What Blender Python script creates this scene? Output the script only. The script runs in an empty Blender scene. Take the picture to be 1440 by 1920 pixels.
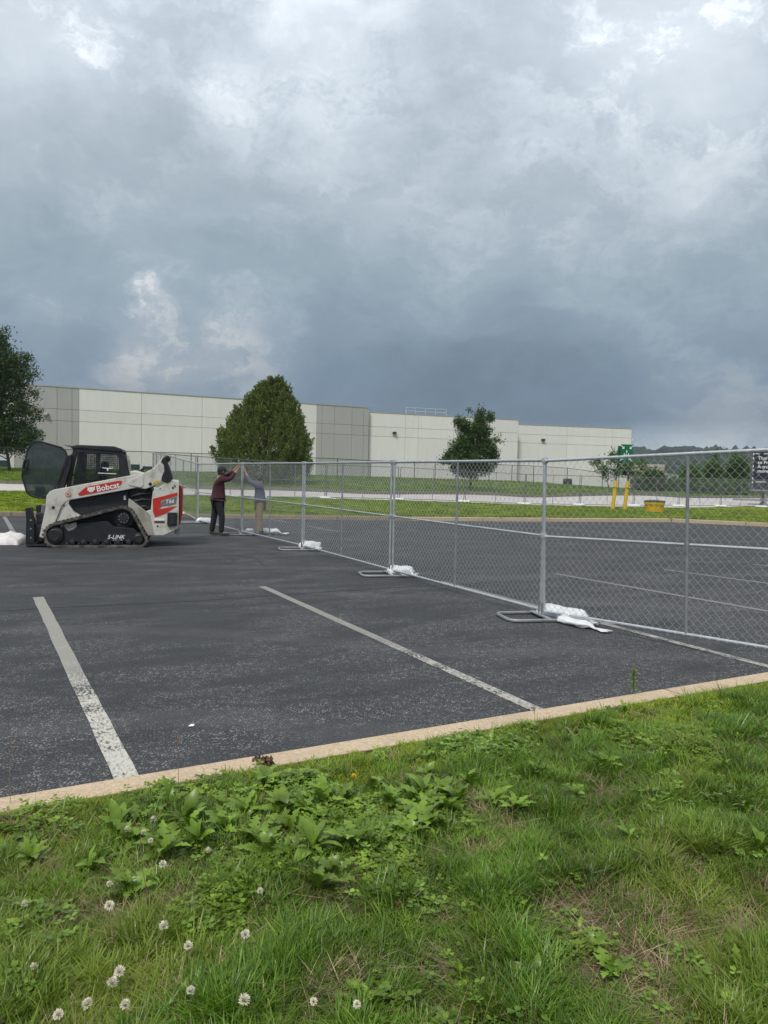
import bpy, bmesh, math, random
import numpy as np
from mathutils import Vector, Matrix, Euler, noise
S = bpy.context.scene
C = S.collection
R = math.radians
random.seed(7); rng = np.random.default_rng(7)

# ------------------------------------------------------------------ camera
cam_d = bpy.data.cameras.new('camera'); cam = bpy.data.objects.new('camera', cam_d); C.objects.link(cam)
cam_d.sensor_fit = 'VERTICAL'; cam_d.sensor_height = 24; cam_d.lens = 24*1420/1920
cam_d.clip_start = 0.05; cam_d.clip_end = 6000
PITCH = math.atan(70/1420); ROLL = 0.022; EYE = 1.62
f_ = Vector((0, math.cos(PITCH), -math.sin(PITCH))); u_ = Vector((0, math.sin(PITCH), math.cos(PITCH))); r_ = Vector((1, 0, 0))
R_ = r_*math.cos(ROLL)+u_*math.sin(ROLL); U_ = u_*math.cos(ROLL)-r_*math.sin(ROLL)
cam.matrix_world = Matrix(((R_.x, U_.x, -f_.x, 0), (R_.y, U_.y, -f_.y, 0), (R_.z, U_.z, -f_.z, EYE), (0, 0, 0, 1)))
S.camera = cam
S.view_settings.view_transform = 'Standard'; S.view_settings.look = 'None'
S.view_settings.gamma = 1; S.view_settings.use_curve_mapping = False
S.view_settings.exposure = 0.52
S.render.engine = 'CYCLES'

# ------------------------------------------------------------------ world: overcast sky with cloud masses
W = bpy.data.worlds.new('World'); S.world = W; W.use_nodes = True
def lin(c):
    return tuple((x/255/12.92) if x/255 <= .04045 else ((x/255+.055)/1.055)**2.4 for x in c)
def build_world():
    nt = W.node_tree; N = nt.nodes; L = nt.links; N.clear()
    def nd(t, **k):
        n = N.new(t)
        for a, b in k.items(): setattr(n, a, b)
        return n
    def mth(op, a, b=None, c=None):
        n = nd('ShaderNodeMath', operation=op)
        for i, v in enumerate((a, b, c)):
            if v is None: continue
            if isinstance(v, (int, float)): n.inputs[i].default_value = v
            else: L.new(v, n.inputs[i])
        return n.outputs[0]
    def vm(op, a, b=None, s=None):
        n = nd('ShaderNodeVectorMath', operation=op)
        for i, v in enumerate((a, b)):
            if v is None: continue
            if isinstance(v, tuple): n.inputs[i].default_value = v
            else: L.new(v, n.inputs[i])
        if s is not None: n.inputs['Scale'].default_value = s
        return n.outputs['Value'] if op == 'DISTANCE' else n.outputs[0]
    tc = nd('ShaderNodeTexCoord').outputs['Generated']
    nrm = vm('NORMALIZE', tc)
    def nz(vec, scale, detail=5, rough=.55, stretch=None, out='Fac'):
        if stretch: vec = vm('MULTIPLY', vec, stretch)
        n = nd('ShaderNodeTexNoise'); n.inputs['Scale'].default_value = scale; n.inputs['Detail'].default_value = detail
        n.inputs['Roughness'].default_value = rough; L.new(vec, n.inputs['Vector']); return n.outputs[out]
    wcol = nz(nrm, 3.2, 6, .6, (1, 1, 1.8), 'Color')
    w = vm('ADD', nrm, vm('SCALE', vm('SUBTRACT', wcol, (.5, .5, .5)), None, .17))
    w2 = vm('ADD', w, vm('SCALE', vm('SUBTRACT', nz(nrm, 16, 6, .62, None, 'Color'), (.5, .5, .5)), None, .075))
    sep = nd('ShaderNodeSeparateXYZ'); L.new(w, sep.inputs[0]); sz = nd('ShaderNodeSeparateXYZ'); L.new(nrm, sz.inputs[0])
    zz = mth('ADD', mth('MULTIPLY', sep.outputs[2], .35), mth('MULTIPLY', sz.outputs[2], .65))
    rp = nd('ShaderNodeValToRGB'); L.new(mth('MULTIPLY', zz, 1.0), rp.inputs[0]); cr = rp.color_ramp
    stops = [(0.0, (150, 167, 179)), (.03, (144, 162, 176)), (.07, (106, 126, 147)), (.15, (122, 142, 159)), (.24, (146, 164, 177)), (.36, (165, 180, 191)), (.5, (188, 200, 212)), (.7, (220, 226, 236)), (1, (245, 246, 250))]
    while len(cr.elements) < len(stops): cr.elements.new(.5)
    for e, (p, c) in zip(cr.elements, stops): e.position = p; e.color = (*lin(c), 1)
    # broad masses of cloud (unit direction, angular size, brightness)
    blobs = [(-0.385, 0.815, 0.432, 0.092, 0.26), (-0.304, 0.864, 0.402, 0.092, 0.2), (-0.34, 0.814, 0.471, 0.085, 0.1), (-0.106, 0.866, 0.489, 0.134, 0.26), (-0.06, 0.886, 0.46, 0.077, 0.1), (-0.175, 0.888, 0.426, 0.042, 0.16), (-0.06, 0.9, 0.431, 0.063, 0.06), (0.192, 0.869, 0.456, 0.12, 0.2), (0.291, 0.846, 0.447, 0.106, 0.22), (0.348, 0.81, 0.472, 0.07, 0.32), (0.347, 0.851, 0.393, 0.063, 0.22), (0.031, 0.947, 0.321, 0.077, 0.15), (-0.06, 0.952, 0.301, 0.092, 0.05), (0.18, 0.955, 0.236, 0.092, 0.13), (-0.261, 0.953, 0.154, 0.063, 0.26), (-0.312, 0.938, 0.153, 0.035, 0.16), (-0.207, 0.965, 0.164, 0.035, 0.1), (-0.227, 0.965, 0.13, 0.085, 0.2), (-0.154, 0.979, 0.133, 0.063, 0.14), (-0.412, 0.892, 0.186, 0.028, 0.24), (-0.412, 0.899, 0.148, 0.042, 0.1), (-0.301, 0.933, 0.198, 0.018, 0.2), (0.397, 0.917, 0.047, 0.085, 0.16), (0.317, 0.947, 0.053, 0.042, 0.1), (0.338, 0.926, 0.169, 0.085, 0.08), (0.388, 0.868, 0.308, 0.042, 0.12), (0.093, 0.858, 0.505, 0.077, 0.02), (-0.24, 0.858, 0.453, 0.092, -0.24), (-0.264, 0.881, 0.394, 0.042, -0.08), (0.061, 0.88, 0.471, 0.106, -0.18), (0.014, 0.896, 0.443, 0.07, -0.08), (0.38, 0.801, 0.462, 0.032, -0.3), (-0.192, 0.957, 0.215, 0.077, -0.18), (-0.363, 0.87, 0.334, 0.063, -0.1), (0.121, 0.986, 0.113, 0.141, -0.22), (0.177, 0.982, 0.066, 0.085, -0.12), (0.314, 0.944, 0.106, 0.085, -0.1), (-0.005, 0.985, 0.171, 0.106, -0.08), (0.223, 0.96, 0.172, 0.085, -0.04), (-0.353, 0.927, 0.128, 0.049, -0.14), (0.187, 0.975, 0.12, 0.141, -0.1), (-0.202, 0.938, 0.281, 0.12, -0.07), (0.266, 0.919, 0.292, 0.12, -0.05), (-0.06, 0.973, 0.222, 0.085, -0.08)]
    tot = None; w2n = vm('NORMALIZE', w2)
    for (x, y, z, r, a) in blobs:
        d = nd('ShaderNodeVectorMath', operation='DOT_PRODUCT'); L.new(w2n, d.inputs[0]); d.inputs[1].default_value = (x, y, z); k = 2/(r*r)
        g = mth('POWER', 2.718, mth('MULTIPLY_ADD', d.outputs['Value'], k, -k))
        tot = mth('MULTIPLY', g, a) if tot is None else mth('MULTIPLY_ADD', g, a, tot)
    n1 = mth('SUBTRACT', nz(w2, 2.8, 9, .62, (1, 1, 2.0)), .5)
    n2 = mth('SUBTRACT', nz(w, 8, 10, .66, (1, 1, 1.8)), .5)
    n3 = nz(w2, 5.2, 10, .68, (1, 1, 1.7))
    edge = nd('ShaderNodeMapRange', interpolation_type='SMOOTHSTEP'); L.new(n3, edge.inputs[0]); edge.inputs[1].default_value = .46; edge.inputs[2].default_value = .58; edge.inputs[3].default_value = -.5; edge.inputs[4].default_value = .5
    tot = mth('MULTIPLY_ADD', n1, .95, tot); tot = mth('MULTIPLY_ADD', n2, .72, tot)
    # crisp billow edges, strongest where the masses are bright
    amt = mth('MAXIMUM', mth('MULTIPLY_ADD', tot, .55, .13), .05)
    tot = mth('MULTIPLY_ADD', edge.outputs[0], amt, tot)
    gain = mth('POWER', 2.0, mth('ADD', mth('MULTIPLY', tot, 1.25), .20))
    cl = vm('SCALE', rp.outputs[0], None, 1.0); N[-1].inputs['Scale'].default_value = 1
    L.new(gain, N[-1].inputs['Scale'])
    # brighter masses lose the blue
    bw = nd('ShaderNodeRGBToBW'); L.new(cl, bw.inputs[0]); cx = nd('ShaderNodeCombineXYZ')
    for i, m_ in enumerate((.935, 1.0, 1.065)): L.new(mth('MULTIPLY', bw.outputs[0], m_), cx.inputs[i])
    ds = nd('ShaderNodeMix', data_type='RGBA'); cf = nd('ShaderNodeMath', operation='MULTIPLY_ADD', use_clamp=True); L.new(gain, cf.inputs[0]); cf.inputs[1].default_value = 1.1; cf.inputs[2].default_value = -1.05
    L.new(cf.outputs[0], ds.inputs[0]); L.new(cl, ds.inputs[6]); L.new(cx.outputs[0], ds.inputs[7]); cl = ds.outputs[2]
    sky = nd('ShaderNodeTexSky', sky_type='NISHITA'); sky.sun_disc = False
    sky.sun_elevation = R(52); sky.sun_rotation = R(200)
    mul = vm('SCALE', sky.outputs[0], None, .07)
    mx = nd('ShaderNodeMix', data_type='RGBA'); mx.inputs[0].default_value = .93
    L.new(mul, mx.inputs[6]); L.new(cl, mx.inputs[7])
    bg = nd('ShaderNodeBackground'); bg.inputs['Strength'].default_value = .745
    L.new(mx.outputs[2], bg.inputs[0]); o = nd('ShaderNodeOutputWorld'); L.new(bg.outputs[0], o.inputs[0])
build_world()
W.cycles.sampling_method = 'NONE'
S.cycles.max_bounces = 4; S.cycles.diffuse_bounces = 3; S.cycles.glossy_bounces = 2; S.cycles.transparent_max_bounces = 8
sun_d = bpy.data.lights.new('sun', 'SUN'); sun = bpy.data.objects.new('sun', sun_d); C.objects.link(sun)
sun_d.energy = 1.5; sun_d.angle = R(10); sun_d.color = (1, .96, .9)
el, az = R(52), R(200)      # azimuth clockwise from +Y: the sun stands behind the camera, to its left
sv = Vector((math.sin(az)*math.cos(el), math.cos(az)*math.cos(el), math.sin(el)))
sun.rotation_euler = sv.to_track_quat('Z', 'Y').to_euler()

# ------------------------------------------------------------------ helpers
def link(o, parent=None):
    C.objects.link(o)
    if parent: o.parent = parent
    return o
def tag(o, label=None, cat=None, group=None, kind=None):
    if label: o['label'] = label
    if cat: o['category'] = cat
    if group: o['group'] = group
    if kind: o['kind'] = kind
    return o
def thing(name, loc, rz, label, cat, group=None):
    o = bpy.data.objects.new(name, None); o.empty_display_size = .2; link(o)
    o.location = loc; o.rotation_euler = (0, 0, rz)
    return tag(o, label, cat, group)
class MB:
    def __init__(s): s.v = []; s.f = []
    def add(s, v, f):
        n = len(s.v); s.v += [tuple(p) for p in v]; s.f += [tuple(i+n for i in q) for q in f]; return s
    def box(s, a, b):
        x0, y0, z0 = a; x1, y1, z1 = b
        return s.add([(x0, y0, z0), (x1, y0, z0), (x1, y1, z0), (x0, y1, z0), (x0, y0, z1), (x1, y0, z1), (x1, y1, z1), (x0, y1, z1)],
                     [(0, 3, 2, 1), (4, 5, 6, 7), (0, 1, 5, 4), (1, 2, 6, 5), (2, 3, 7, 6), (3, 0, 4, 7)])
    def tube(s, pts, r, n=8, closed=False, cap=True):
        pts = [Vector(p) for p in pts]; m = len(pts); rr = r if isinstance(r, (list, tuple)) else [r]*m
        vs = []; fs = []; prev = None
        for i, p in enumerate(pts):
            a = pts[(i-1) % m] if (closed or i > 0) else p; b = pts[(i+1) % m] if (closed or i < m-1) else p
            t = (b-a).normalized()
            if prev is None: q = t.orthogonal().normalized()
            else:
                q = prev - t*prev.dot(t)
                q = q.normalized() if q.length > 1e-6 else t.orthogonal().normalized()
            prev = q; w = t.cross(q)
            for k in range(n):
                an = 2*math.pi*k/n; vs.append(p+(q*math.cos(an)+w*math.sin(an))*rr[i])
        for i in range(m if closed else m-1):
            j = (i+1) % m
            for k in range(n): fs.append((i*n+k, i*n+(k+1) % n, j*n+(k+1) % n, j*n+k))
        if cap and not closed: fs += [tuple(range(n))[::-1], tuple(range((m-1)*n, m*n))]
        return s.add(vs, fs)
    def prism(s, poly, y0, y1):      # poly of (x, z), extruded along y
        n = len(poly); v = [(x, y0, z) for x, z in poly]+[(x, y1, z) for x, z in poly]
        return s.add(v, [tuple(range(n))[::-1], tuple(range(n, 2*n))]+[(i, (i+1) % n, n+(i+1) % n, n+i) for i in range(n)])
    def ring(s, outer, inner, y0, y1):
        n = len(outer); v = [(x, y, z) for y in (y0, y1) for P in (outer, inner) for x, z in P]; f = []
        for i in range(n):
            j = (i+1) % n
            f += [(i, j, n+j, n+i), (2*n+i, 3*n+i, 3*n+j, 2*n+j), (i, 2*n+i, 2*n+j, j), (n+i, n+j, 3*n+j, 3*n+i)]
        return s.add(v, f)
    def lathe(s, prof, c=(0, 0, 0), n=16, axis='z'):
        vs = []; fs = []; m = len(prof)
        for r, h in prof:
            for k in range(n):
                a = 2*math.pi*k/n; p = (r*math.cos(a), r*math.sin(a), h)
                if axis == 'y': p = (p[0], p[2], p[1])
                vs.append((p[0]+c[0], p[1]+c[1], p[2]+c[2]))
        for i in range(m-1):
            for k in range(n): fs.append((i*n+k, i*n+(k+1) % n, (i+1)*n+(k+1) % n, (i+1)*n+k))
        fs += [tuple(range(n))[::-1], tuple(range((m-1)*n, m*n))]
        return s.add(vs, fs)
    def mesh(s, name, m, smooth=False, bevel=0, seg=2):
        me = bpy.data.meshes.new(name); me.from_pydata(s.v, [], s.f)
        bm = bmesh.new(); bm.from_mesh(me)
        bmesh.ops.recalc_face_normals(bm, faces=bm.faces)
        if bevel:
            ed = [e for e in bm.edges if len(e.link_faces) == 2 and e.calc_face_angle(0) > .5]
            bmesh.ops.bevel(bm, geom=ed, offset=bevel, segments=seg, affect='EDGES', profile=.6, clamp_overlap=True)
        bm.to_mesh(me); bm.free()
        if m: me.materials.append(m)
        if smooth:
            me.polygons.foreach_set('use_smooth', [True]*len(me.polygons))
            if smooth == 'auto': me.set_sharp_from_angle(angle=R(38))
        return me
    def build(s, name, m, parent=None, smooth=False, bevel=0, seg=2, kind=None):
        o = bpy.data.objects.new(name, s.mesh(name, m, smooth, bevel, seg)); link(o, parent)
        if kind: o['kind'] = kind
        return o
def npmesh(name, V, F, m=None, smooth=False):
    me = bpy.data.meshes.new(name); V = np.asarray(V, np.float32); F = np.asarray(F, np.int32); k = F.shape[1]
    me.vertices.add(len(V)); me.vertices.foreach_set('co', V.ravel())
    me.loops.add(F.size); me.loops.foreach_set('vertex_index', F.ravel())
    me.polygons.add(len(F)); me.polygons.foreach_set('loop_start', np.arange(0, F.size, k, dtype=np.int32))
    me.polygons.foreach_set('loop_total', np.full(len(F), k, np.int32)); me.update(calc_edges=True)
    if smooth: me.polygons.foreach_set('use_smooth', np.ones(len(F), bool))
    if m: me.materials.append(m)
    return me
def copy_tree(o, parent=None):
    c = o.copy(); C.objects.link(c); c.parent = parent
    for ch in [x for x in list(C.objects) if x.parent == o]: copy_tree(ch, c)
    return c
def kids_index():
    d = {}
    for x in C.objects:
        if x.parent: d.setdefault(x.parent.name, []).append(x)
    return d

# ------------------------------------------------------------------ materials
def newmat(name):
    m = bpy.data.materials.new(name); m.use_nodes = True; nt = m.node_tree
    return m, nt, nt.nodes['Principled BSDF']
def noise_n(nt, scale, detail=4, rough=.6, vec=None, st=None):
    n = nt.nodes.new('ShaderNodeTexNoise'); n.inputs['Scale'].default_value = scale; n.inputs['Detail'].default_value = detail
    n.inputs['Roughness'].default_value = rough
    if vec is None:
        tc = nt.nodes.new('ShaderNodeTexCoord'); vec = tc.outputs['Object']
    if st:
        if len(st) > 3:
            m0 = nt.nodes.new('ShaderNodeMapping'); m0.inputs['Rotation'].default_value = (0, 0, st[3]); nt.links.new(vec, m0.inputs[0]); vec = m0.outputs[0]
        mp = nt.nodes.new('ShaderNodeMapping'); mp.inputs['Scale'].default_value = st[:3]
        nt.links.new(vec, mp.inputs[0]); vec = mp.outputs[0]
    nt.links.new(vec, n.inputs['Vector']); return n
def ramp(nt, src, stops):
    r = nt.nodes.new('ShaderNodeValToRGB'); cr = r.color_ramp
    while len(cr.elements) < len(stops): cr.elements.new(.5)
    for e, (p, c) in zip(cr.elements, stops):
        e.position = p; e.color = (*c, 1) if isinstance(c, tuple) else (c, c, c, 1)
    nt.links.new(src, r.inputs[0]); return r.outputs[0]
def mixc(nt, fac, a, b, mode='MIX'):
    n = nt.nodes.new('ShaderNodeMix'); n.data_type = 'RGBA'; n.blend_type = mode
    for i, v in ((0, fac), (6, a), (7, b)):
        if isinstance(v, (int, float)): n.inputs[i].default_value = v
        elif isinstance(v, tuple): n.inputs[i].default_value = (*v, 1)
        else: nt.links.new(v, n.inputs[i])
    return n.outputs[2]
def mmath(nt, op, a, b=None, clamp=False):
    n = nt.nodes.new('ShaderNodeMath'); n.operation = op; n.use_clamp = clamp
    for i, v in enumerate((a, b)):
        if v is None: continue
        if isinstance(v, (int, float)): n.inputs[i].default_value = v
        else: nt.links.new(v, n.inputs[i])
    return n.outputs[0]
def bump(nt, bs, h, strength=.3, dist=.01):
    b = nt.nodes.new('ShaderNodeBump'); b.inputs['Strength'].default_value = strength; b.inputs['Distance'].default_value = dist
    nt.links.new(h, b.inputs['Height']); nt.links.new(b.outputs[0], bs.inputs['Normal'])
def mat(name, col, rough=.6, metal=0, var=.15, vs=6, bmp=0, bs_=60, dirt=None, spec=.5):
    m, nt, b = newmat(name)
    n = noise_n(nt, vs, 5)
    lo = tuple(c*(1-var) for c in col); hi = tuple(min(1, c*(1+var)) for c in col)
    c = ramp(nt, n.outputs[0], [(.3, lo), (.7, hi)])
    if dirt:
        n2 = noise_n(nt, dirt[1], 8, .7); c = mixc(nt, ramp(nt, n2.outputs[0], [(dirt[2], 0.), (dirt[2]+.18, dirt[3])]), c, dirt[0])
    nt.links.new(c, b.inputs['Base Color'])
    nt.links.new(ramp(nt, n.outputs[0], [(.3, max(0, rough-.06)), (.7, min(1, rough+.08))]), b.inputs['Roughness'])
    b.inputs['Metallic'].default_value = metal; b.inputs['Specular IOR Level'].default_value = spec
    if bmp: bump(nt, b, noise_n(nt, bs_, 4).outputs[0], bmp)
    return m
M = {}
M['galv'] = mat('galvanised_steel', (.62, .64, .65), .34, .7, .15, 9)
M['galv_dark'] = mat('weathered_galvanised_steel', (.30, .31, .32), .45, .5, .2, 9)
M['galv_far'] = mat('silhouette_galvanised_steel', (.17, .18, .18), .6, .2, .2, 9)  # far-row steel coloured darker to imitate its silhouette against the bright background
M['wire'] = mat('galvanised_wire', (.60, .62, .63), .45, .25, .1)
M['black_steel'] = mat('black_coated_steel', (.03, .032, .035), .5, 0, .2)
M['bagw'] = mat('woven_polypropylene', (.74, .76, .76), .55, 0, .08, 14, .4, 120, dirt=((.45, .42, .38), 5, .58, .35))
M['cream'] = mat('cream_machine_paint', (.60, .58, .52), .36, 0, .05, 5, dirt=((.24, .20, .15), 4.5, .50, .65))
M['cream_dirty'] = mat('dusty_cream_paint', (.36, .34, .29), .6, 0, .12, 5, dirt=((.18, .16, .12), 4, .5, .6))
M['blackp'] = mat('black_machine_paint', (.016, .017, .019), .45, 0, .3, 8, dirt=((.10, .09, .08), 5, .62, .4))
M['rubber'] = mat('dusty_rubber_track', (.045, .043, .040), .85, 0, .35, 12, .3, 90, dirt=((.24, .22, .185), 6, .44, .7))
M['darkmet'] = mat('oily_dark_metal', (.03, .03, .032), .5, .3, .3, 12, dirt=((.14, .13, .11), 9, .58, .5))
M['redp'] = mat('red_machine_paint', (.50, .035, .022), .35, 0, .1, 6, dirt=((.2, .1, .07), 6, .6, .4))
M['greyp'] = mat('grey_decal', (.16, .16, .16), .5, 0, .2, 16, dirt=((.4, .38, .35), 9, .6, .5))
M['whitep'] = mat('white_print', (.8, .8, .78), .5, 0, .03)
M['yellowd'] = mat('yellow_decal', (.55, .42, .03), .5, 0, .2, 40)
M['yellow'] = mat('yellow_plastic', (.66, .42, .015), .45, 0, .1, 5, dirt=((.3, .22, .05), 6, .6, .5))
M['green_sign'] = mat('green_sign_sheet', (.006, .14, .06), .4, 0, .05)
M['navy'] = mat('dark_navy_trailer_panel', (.022, .024, .045), .35, 0, .12, 1.5)
M['greym'] = mat('grey_painted_metal', (.25, .25, .26), .5, .2, .15)
def glass(name, tint, alpha):
    m, nt, b = newmat(name)
    b.inputs['Base Color'].default_value = (*tint, 1); b.inputs['Roughness'].default_value = .06
    b.inputs['Alpha'].default_value = alpha; b.inputs['Specular IOR Level'].default_value = .6
    n = noise_n(nt, 5, 6, .7); nt.links.new(ramp(nt, n.outputs[0], [(.4, alpha-.06), (.75, min(1, alpha+.2))]), b.inputs['Alpha'])
    return m
M['glass_clear'] = glass('clear_side_glass', (.02, .03, .028), .26)
M['glass'] = glass('tinted_dusty_glass', (.035, .05, .05), .74)
M['skin'] = mat('skin', (.42, .24, .16), .55, 0, .1, 20)
M['maroon'] = mat('maroon_jersey', (.055, .014, .020), .85, 0, .2, 9, .35, 30)
M['bluegrey'] = mat('slate_blue_shirt', (.095, .11, .155), .85, 0, .15, 9, .35, 30)
M['jeans'] = mat('black_denim', (.014, .016, .020), .85, 0, .3, 10, .3, 40)
M['tan'] = mat('tan_canvas', (.30, .22, .13), .85, 0, .2, 10, .3, 40)
M['boot'] = mat('olive_work_boot', (.06, .05, .035), .7, 0, .3, 20)
M['capb'] = mat('dark_cap_cloth', (.014, .014, .016), .8, 0, .2)
M['capg'] = mat('dark_grey_cap_cloth', (.05, .055, .05), .8, 0, .2)
M['hair'] = mat('dark_hair', (.015, .012, .010), .7, 0, .3)
M['bark'] = mat('tree_bark', (.075, .06, .045), .9, 0, .35, 14, .6, 25)

def asphalt():
    m, nt, b = newmat('weathered_asphalt')
    tc = nt.nodes.new('ShaderNodeTexCoord'); V = tc.outputs['Object']
    big = noise_n(nt, .35, 4, .6, V); fine = noise_n(nt, 95, 3, .7, V); mid = noise_n(nt, 1.6, 6, .65, V)
    base = ramp(nt, big.outputs[0], [(.3, (.024, .027, .030)), (.7, (.037, .040, .042))])
    base = mixc(nt, .8, base, ramp(nt, fine.outputs[0], [(.36, (.007, .008, .010)), (.5, (.030, .032, .034)), (.66, (.115, .116, .117))]))
    base = mixc(nt, .5, base, ramp(nt, mid.outputs[0], [(.35, .72), (.65, 1.3)]), 'MULTIPLY')
    # bands of worn sealer running parallel to the kerb, pale aggregate shows through
    st = noise_n(nt, 1.0, 7, .66, V, (.75, 1.9, 1, -R(28.4)))
    kv = nt.nodes.new('ShaderNodeMapping'); kv.inputs['Rotation'].default_value = (0, 0, -R(28.4)); nt.links.new(V, kv.inputs[0])
    kz = nt.nodes.new('ShaderNodeSeparateXYZ'); nt.links.new(kv.outputs[0], kz.inputs[0])
    near = nt.nodes.new('ShaderNodeMapRange'); near.inputs['From Min'].default_value = 3.8; near.inputs['From Max'].default_value = 11; near.inputs['To Min'].default_value = .12; near.inputs['To Max'].default_value = -.02; nt.links.new(kz.outputs[1], near.inputs[0])
    nx_ = nt.nodes.new('ShaderNodeMapRange'); nx_.inputs['From Min'].default_value = 2; nx_.inputs['From Max'].default_value = 5.5; nx_.inputs['To Min'].default_value = 0; nx_.inputs['To Max'].default_value = .05; nt.links.new(kz.outputs[0], nx_.inputs[0])
    pebble = nt.nodes.new('ShaderNodeTexVoronoi'); pebble.inputs['Scale'].default_value = 80; nt.links.new(V, pebble.inputs['Vector'])
    peb = ramp(nt, pebble.outputs['Distance'], [(.30, 1.), (.46, 0.)])
    rnd = ramp(nt, pebble.outputs['Color'], [(.42, 0.), (.60, 1.)])
    rn2 = ramp(nt, noise_n(nt, 14, 5, .75, V).outputs[0], [(.42, .1), (.6, 1.)])
    worn = ramp(nt, mmath(nt, 'ADD', st.outputs[0], mmath(nt, 'ADD', near.outputs[0], nx_.outputs[0])), [(.50, 0.), (.64, 1.)])
    fac = mmath(nt, 'MULTIPLY', mmath(nt, 'MULTIPLY', mmath(nt, 'ADD', mmath(nt, 'MULTIPLY', worn, .95), .05), rn2), mmath(nt, 'ADD', mmath(nt, 'MULTIPLY', mmath(nt, 'MULTIPLY', peb, rnd), .95), .05), True)
    col = mixc(nt, fac, base, (.38, .375, .35))
    # sparse lone pale stones
    sp = nt.nodes.new('ShaderNodeTexVoronoi'); sp.inputs['Scale'].default_value = 28; nt.links.new(V, sp.inputs['Vector'])
    lone = mmath(nt, 'MULTIPLY', ramp(nt, sp.outputs['Distance'], [(.08, 1.), (.13, 0.)]), ramp(nt, sp.outputs['Color'], [(.6, 0.), (.75, .8)]))
    col = mixc(nt, lone, col, (.30, .29, .27))
    # tyre scuffs: pale curved rubbing far out
    sc = nt.nodes.new('ShaderNodeTexWave'); sc.wave_type = 'RINGS'; sc.inputs['Scale'].default_value = .11; sc.inputs['Distortion'].default_value = 6; sc.inputs['Detail'].default_value = 3
    nt.links.new(V, sc.inputs['Vector'])
    col = mixc(nt, mmath(nt, 'MULTIPLY', ramp(nt, sc.outputs[1], [(.93, 0.), (.99, 1.)]), mmath(nt, 'MULTIPLY', mid.outputs[0], .35)), col, (.13, .13, .13))
    nt.links.new(col, b.inputs['Base Color'])
    b.inputs['Roughness'].default_value = .82; b.inputs['Specular IOR Level'].default_value = .35
    bump(nt, b, mmath(nt, 'ADD', fine.outputs[0], mmath(nt, 'MULTIPLY', pebble.outputs['Distance'], .6)), .55, .004)
    return m
M['asphalt'] = asphalt()
M['seal'] = mat('crack_sealer', (.010, .010, .011), .6, 0, .3, 20)
def paint(name, wear_lo, wear_hi, col=(.60, .58, .50)):
    m, nt, b = newmat(name)
    tc = nt.nodes.new('ShaderNodeTexCoord'); V = tc.outputs['Object']
    n1 = noise_n(nt, 30, 6, .75, V, (1.6, .7, 1)); n2 = noise_n(nt, 2.6, 3, .6, V)
    sep = nt.nodes.new('ShaderNodeSeparateXYZ'); nt.links.new(V, sep.inputs[0])
    fade = nt.nodes.new('ShaderNodeMapRange'); fade.inputs['From Min'].default_value = 0; fade.inputs['From Max'].default_value = 3.4
    fade.inputs['To Min'].default_value = wear_lo; fade.inputs['To Max'].default_value = wear_hi; nt.links.new(sep.outputs[1], fade.inputs[0])
    # dark sealer marks across the paint
    s = mmath(nt, 'ADD', mmath(nt, 'MULTIPLY', n1.outputs[0], .75), mmath(nt, 'MULTIPLY', n2.outputs[0], .35))
    f = mmath(nt, 'MULTIPLY', mmath(nt, 'SUBTRACT', mmath(nt, 'ADD', s, fade.outputs[0]), .52), 9, True)
    yy = mmath(nt, 'ADD', sep.outputs[1], mmath(nt, 'MULTIPLY', n2.outputs[0], 1.2))
    old = nt.nodes.new('ShaderNodeMapRange'); old.inputs['From Min'].default_value = 2.6; old.inputs['From Max'].default_value = 3.6; nt.links.new(yy, old.inputs[0])
    f = mmath(nt, 'MAXIMUM', f, mmath(nt, 'MULTIPLY', old.outputs[0], .82))
    pc = mixc(nt, mmath(nt, 'MULTIPLY', old.outputs[0], .8), col, tuple(c*.50 for c in col))
    grime = mixc(nt, ramp(nt, noise_n(nt, 60, 5, .7, V).outputs[0], [(.35, 0.), (.7, .55)]), pc, (.22, .21, .19))
    nt.links.new(mixc(nt, f, (.035, .036, .038), grime), b.inputs['Base Color']); b.inputs['Roughness'].default_value = .7
    return m
M['paint_a'] = paint('worn_stall_paint', .10, .00)
M['paint_b'] = paint('faded_stall_paint', .06, .02, (.50, .48, .42))
M['paint_c'] = paint('thin_stall_paint', .02, .02, (.42, .41, .37))
def concrete(name, a, b_, s=40):
    m, nt, b = newmat(name); n = noise_n(nt, s, 6, .7); g = noise_n(nt, 1.3, 4)
    p = nt.nodes.new('ShaderNodeTexVoronoi'); p.inputs['Scale'].default_value = 130
    nt.links.new(nt.nodes['Texture Coordinate'].outputs['Object'], p.inputs['Vector'])
    c = ramp(nt, n.outputs[0], [(.3, a), (.7, b_)])
    c = mixc(nt, .5, c, ramp(nt, p.outputs['Color'], [(.2, .72), (.8, 1.2)]), 'MULTIPLY')
    c = mixc(nt, .5, c, ramp(nt, g.outputs[0], [(.35, .78), (.65, 1.12)]), 'MULTIPLY')
    nt.links.new(c, b.inputs['Base Color']); b.inputs['Roughness'].default_value = .85; bump(nt, b, n.outputs[0], .35, .004); return m
M['kerb'] = concrete('sandy_kerb_concrete', (.44, .335, .215), (.61, .48, .33))
M['kerb_far'] = concrete('stained_kerb_concrete', (.22, .18, .13), (.34, .28, .21), 6)
M['kerb_dark'] = concrete('dark_kerb_concrete', (.13, .115, .09), (.20, .18, .15), 4)
M['road'] = concrete('pale_concrete_road', (.44, .41, .38), (.56, .53, .49), .8)
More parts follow.
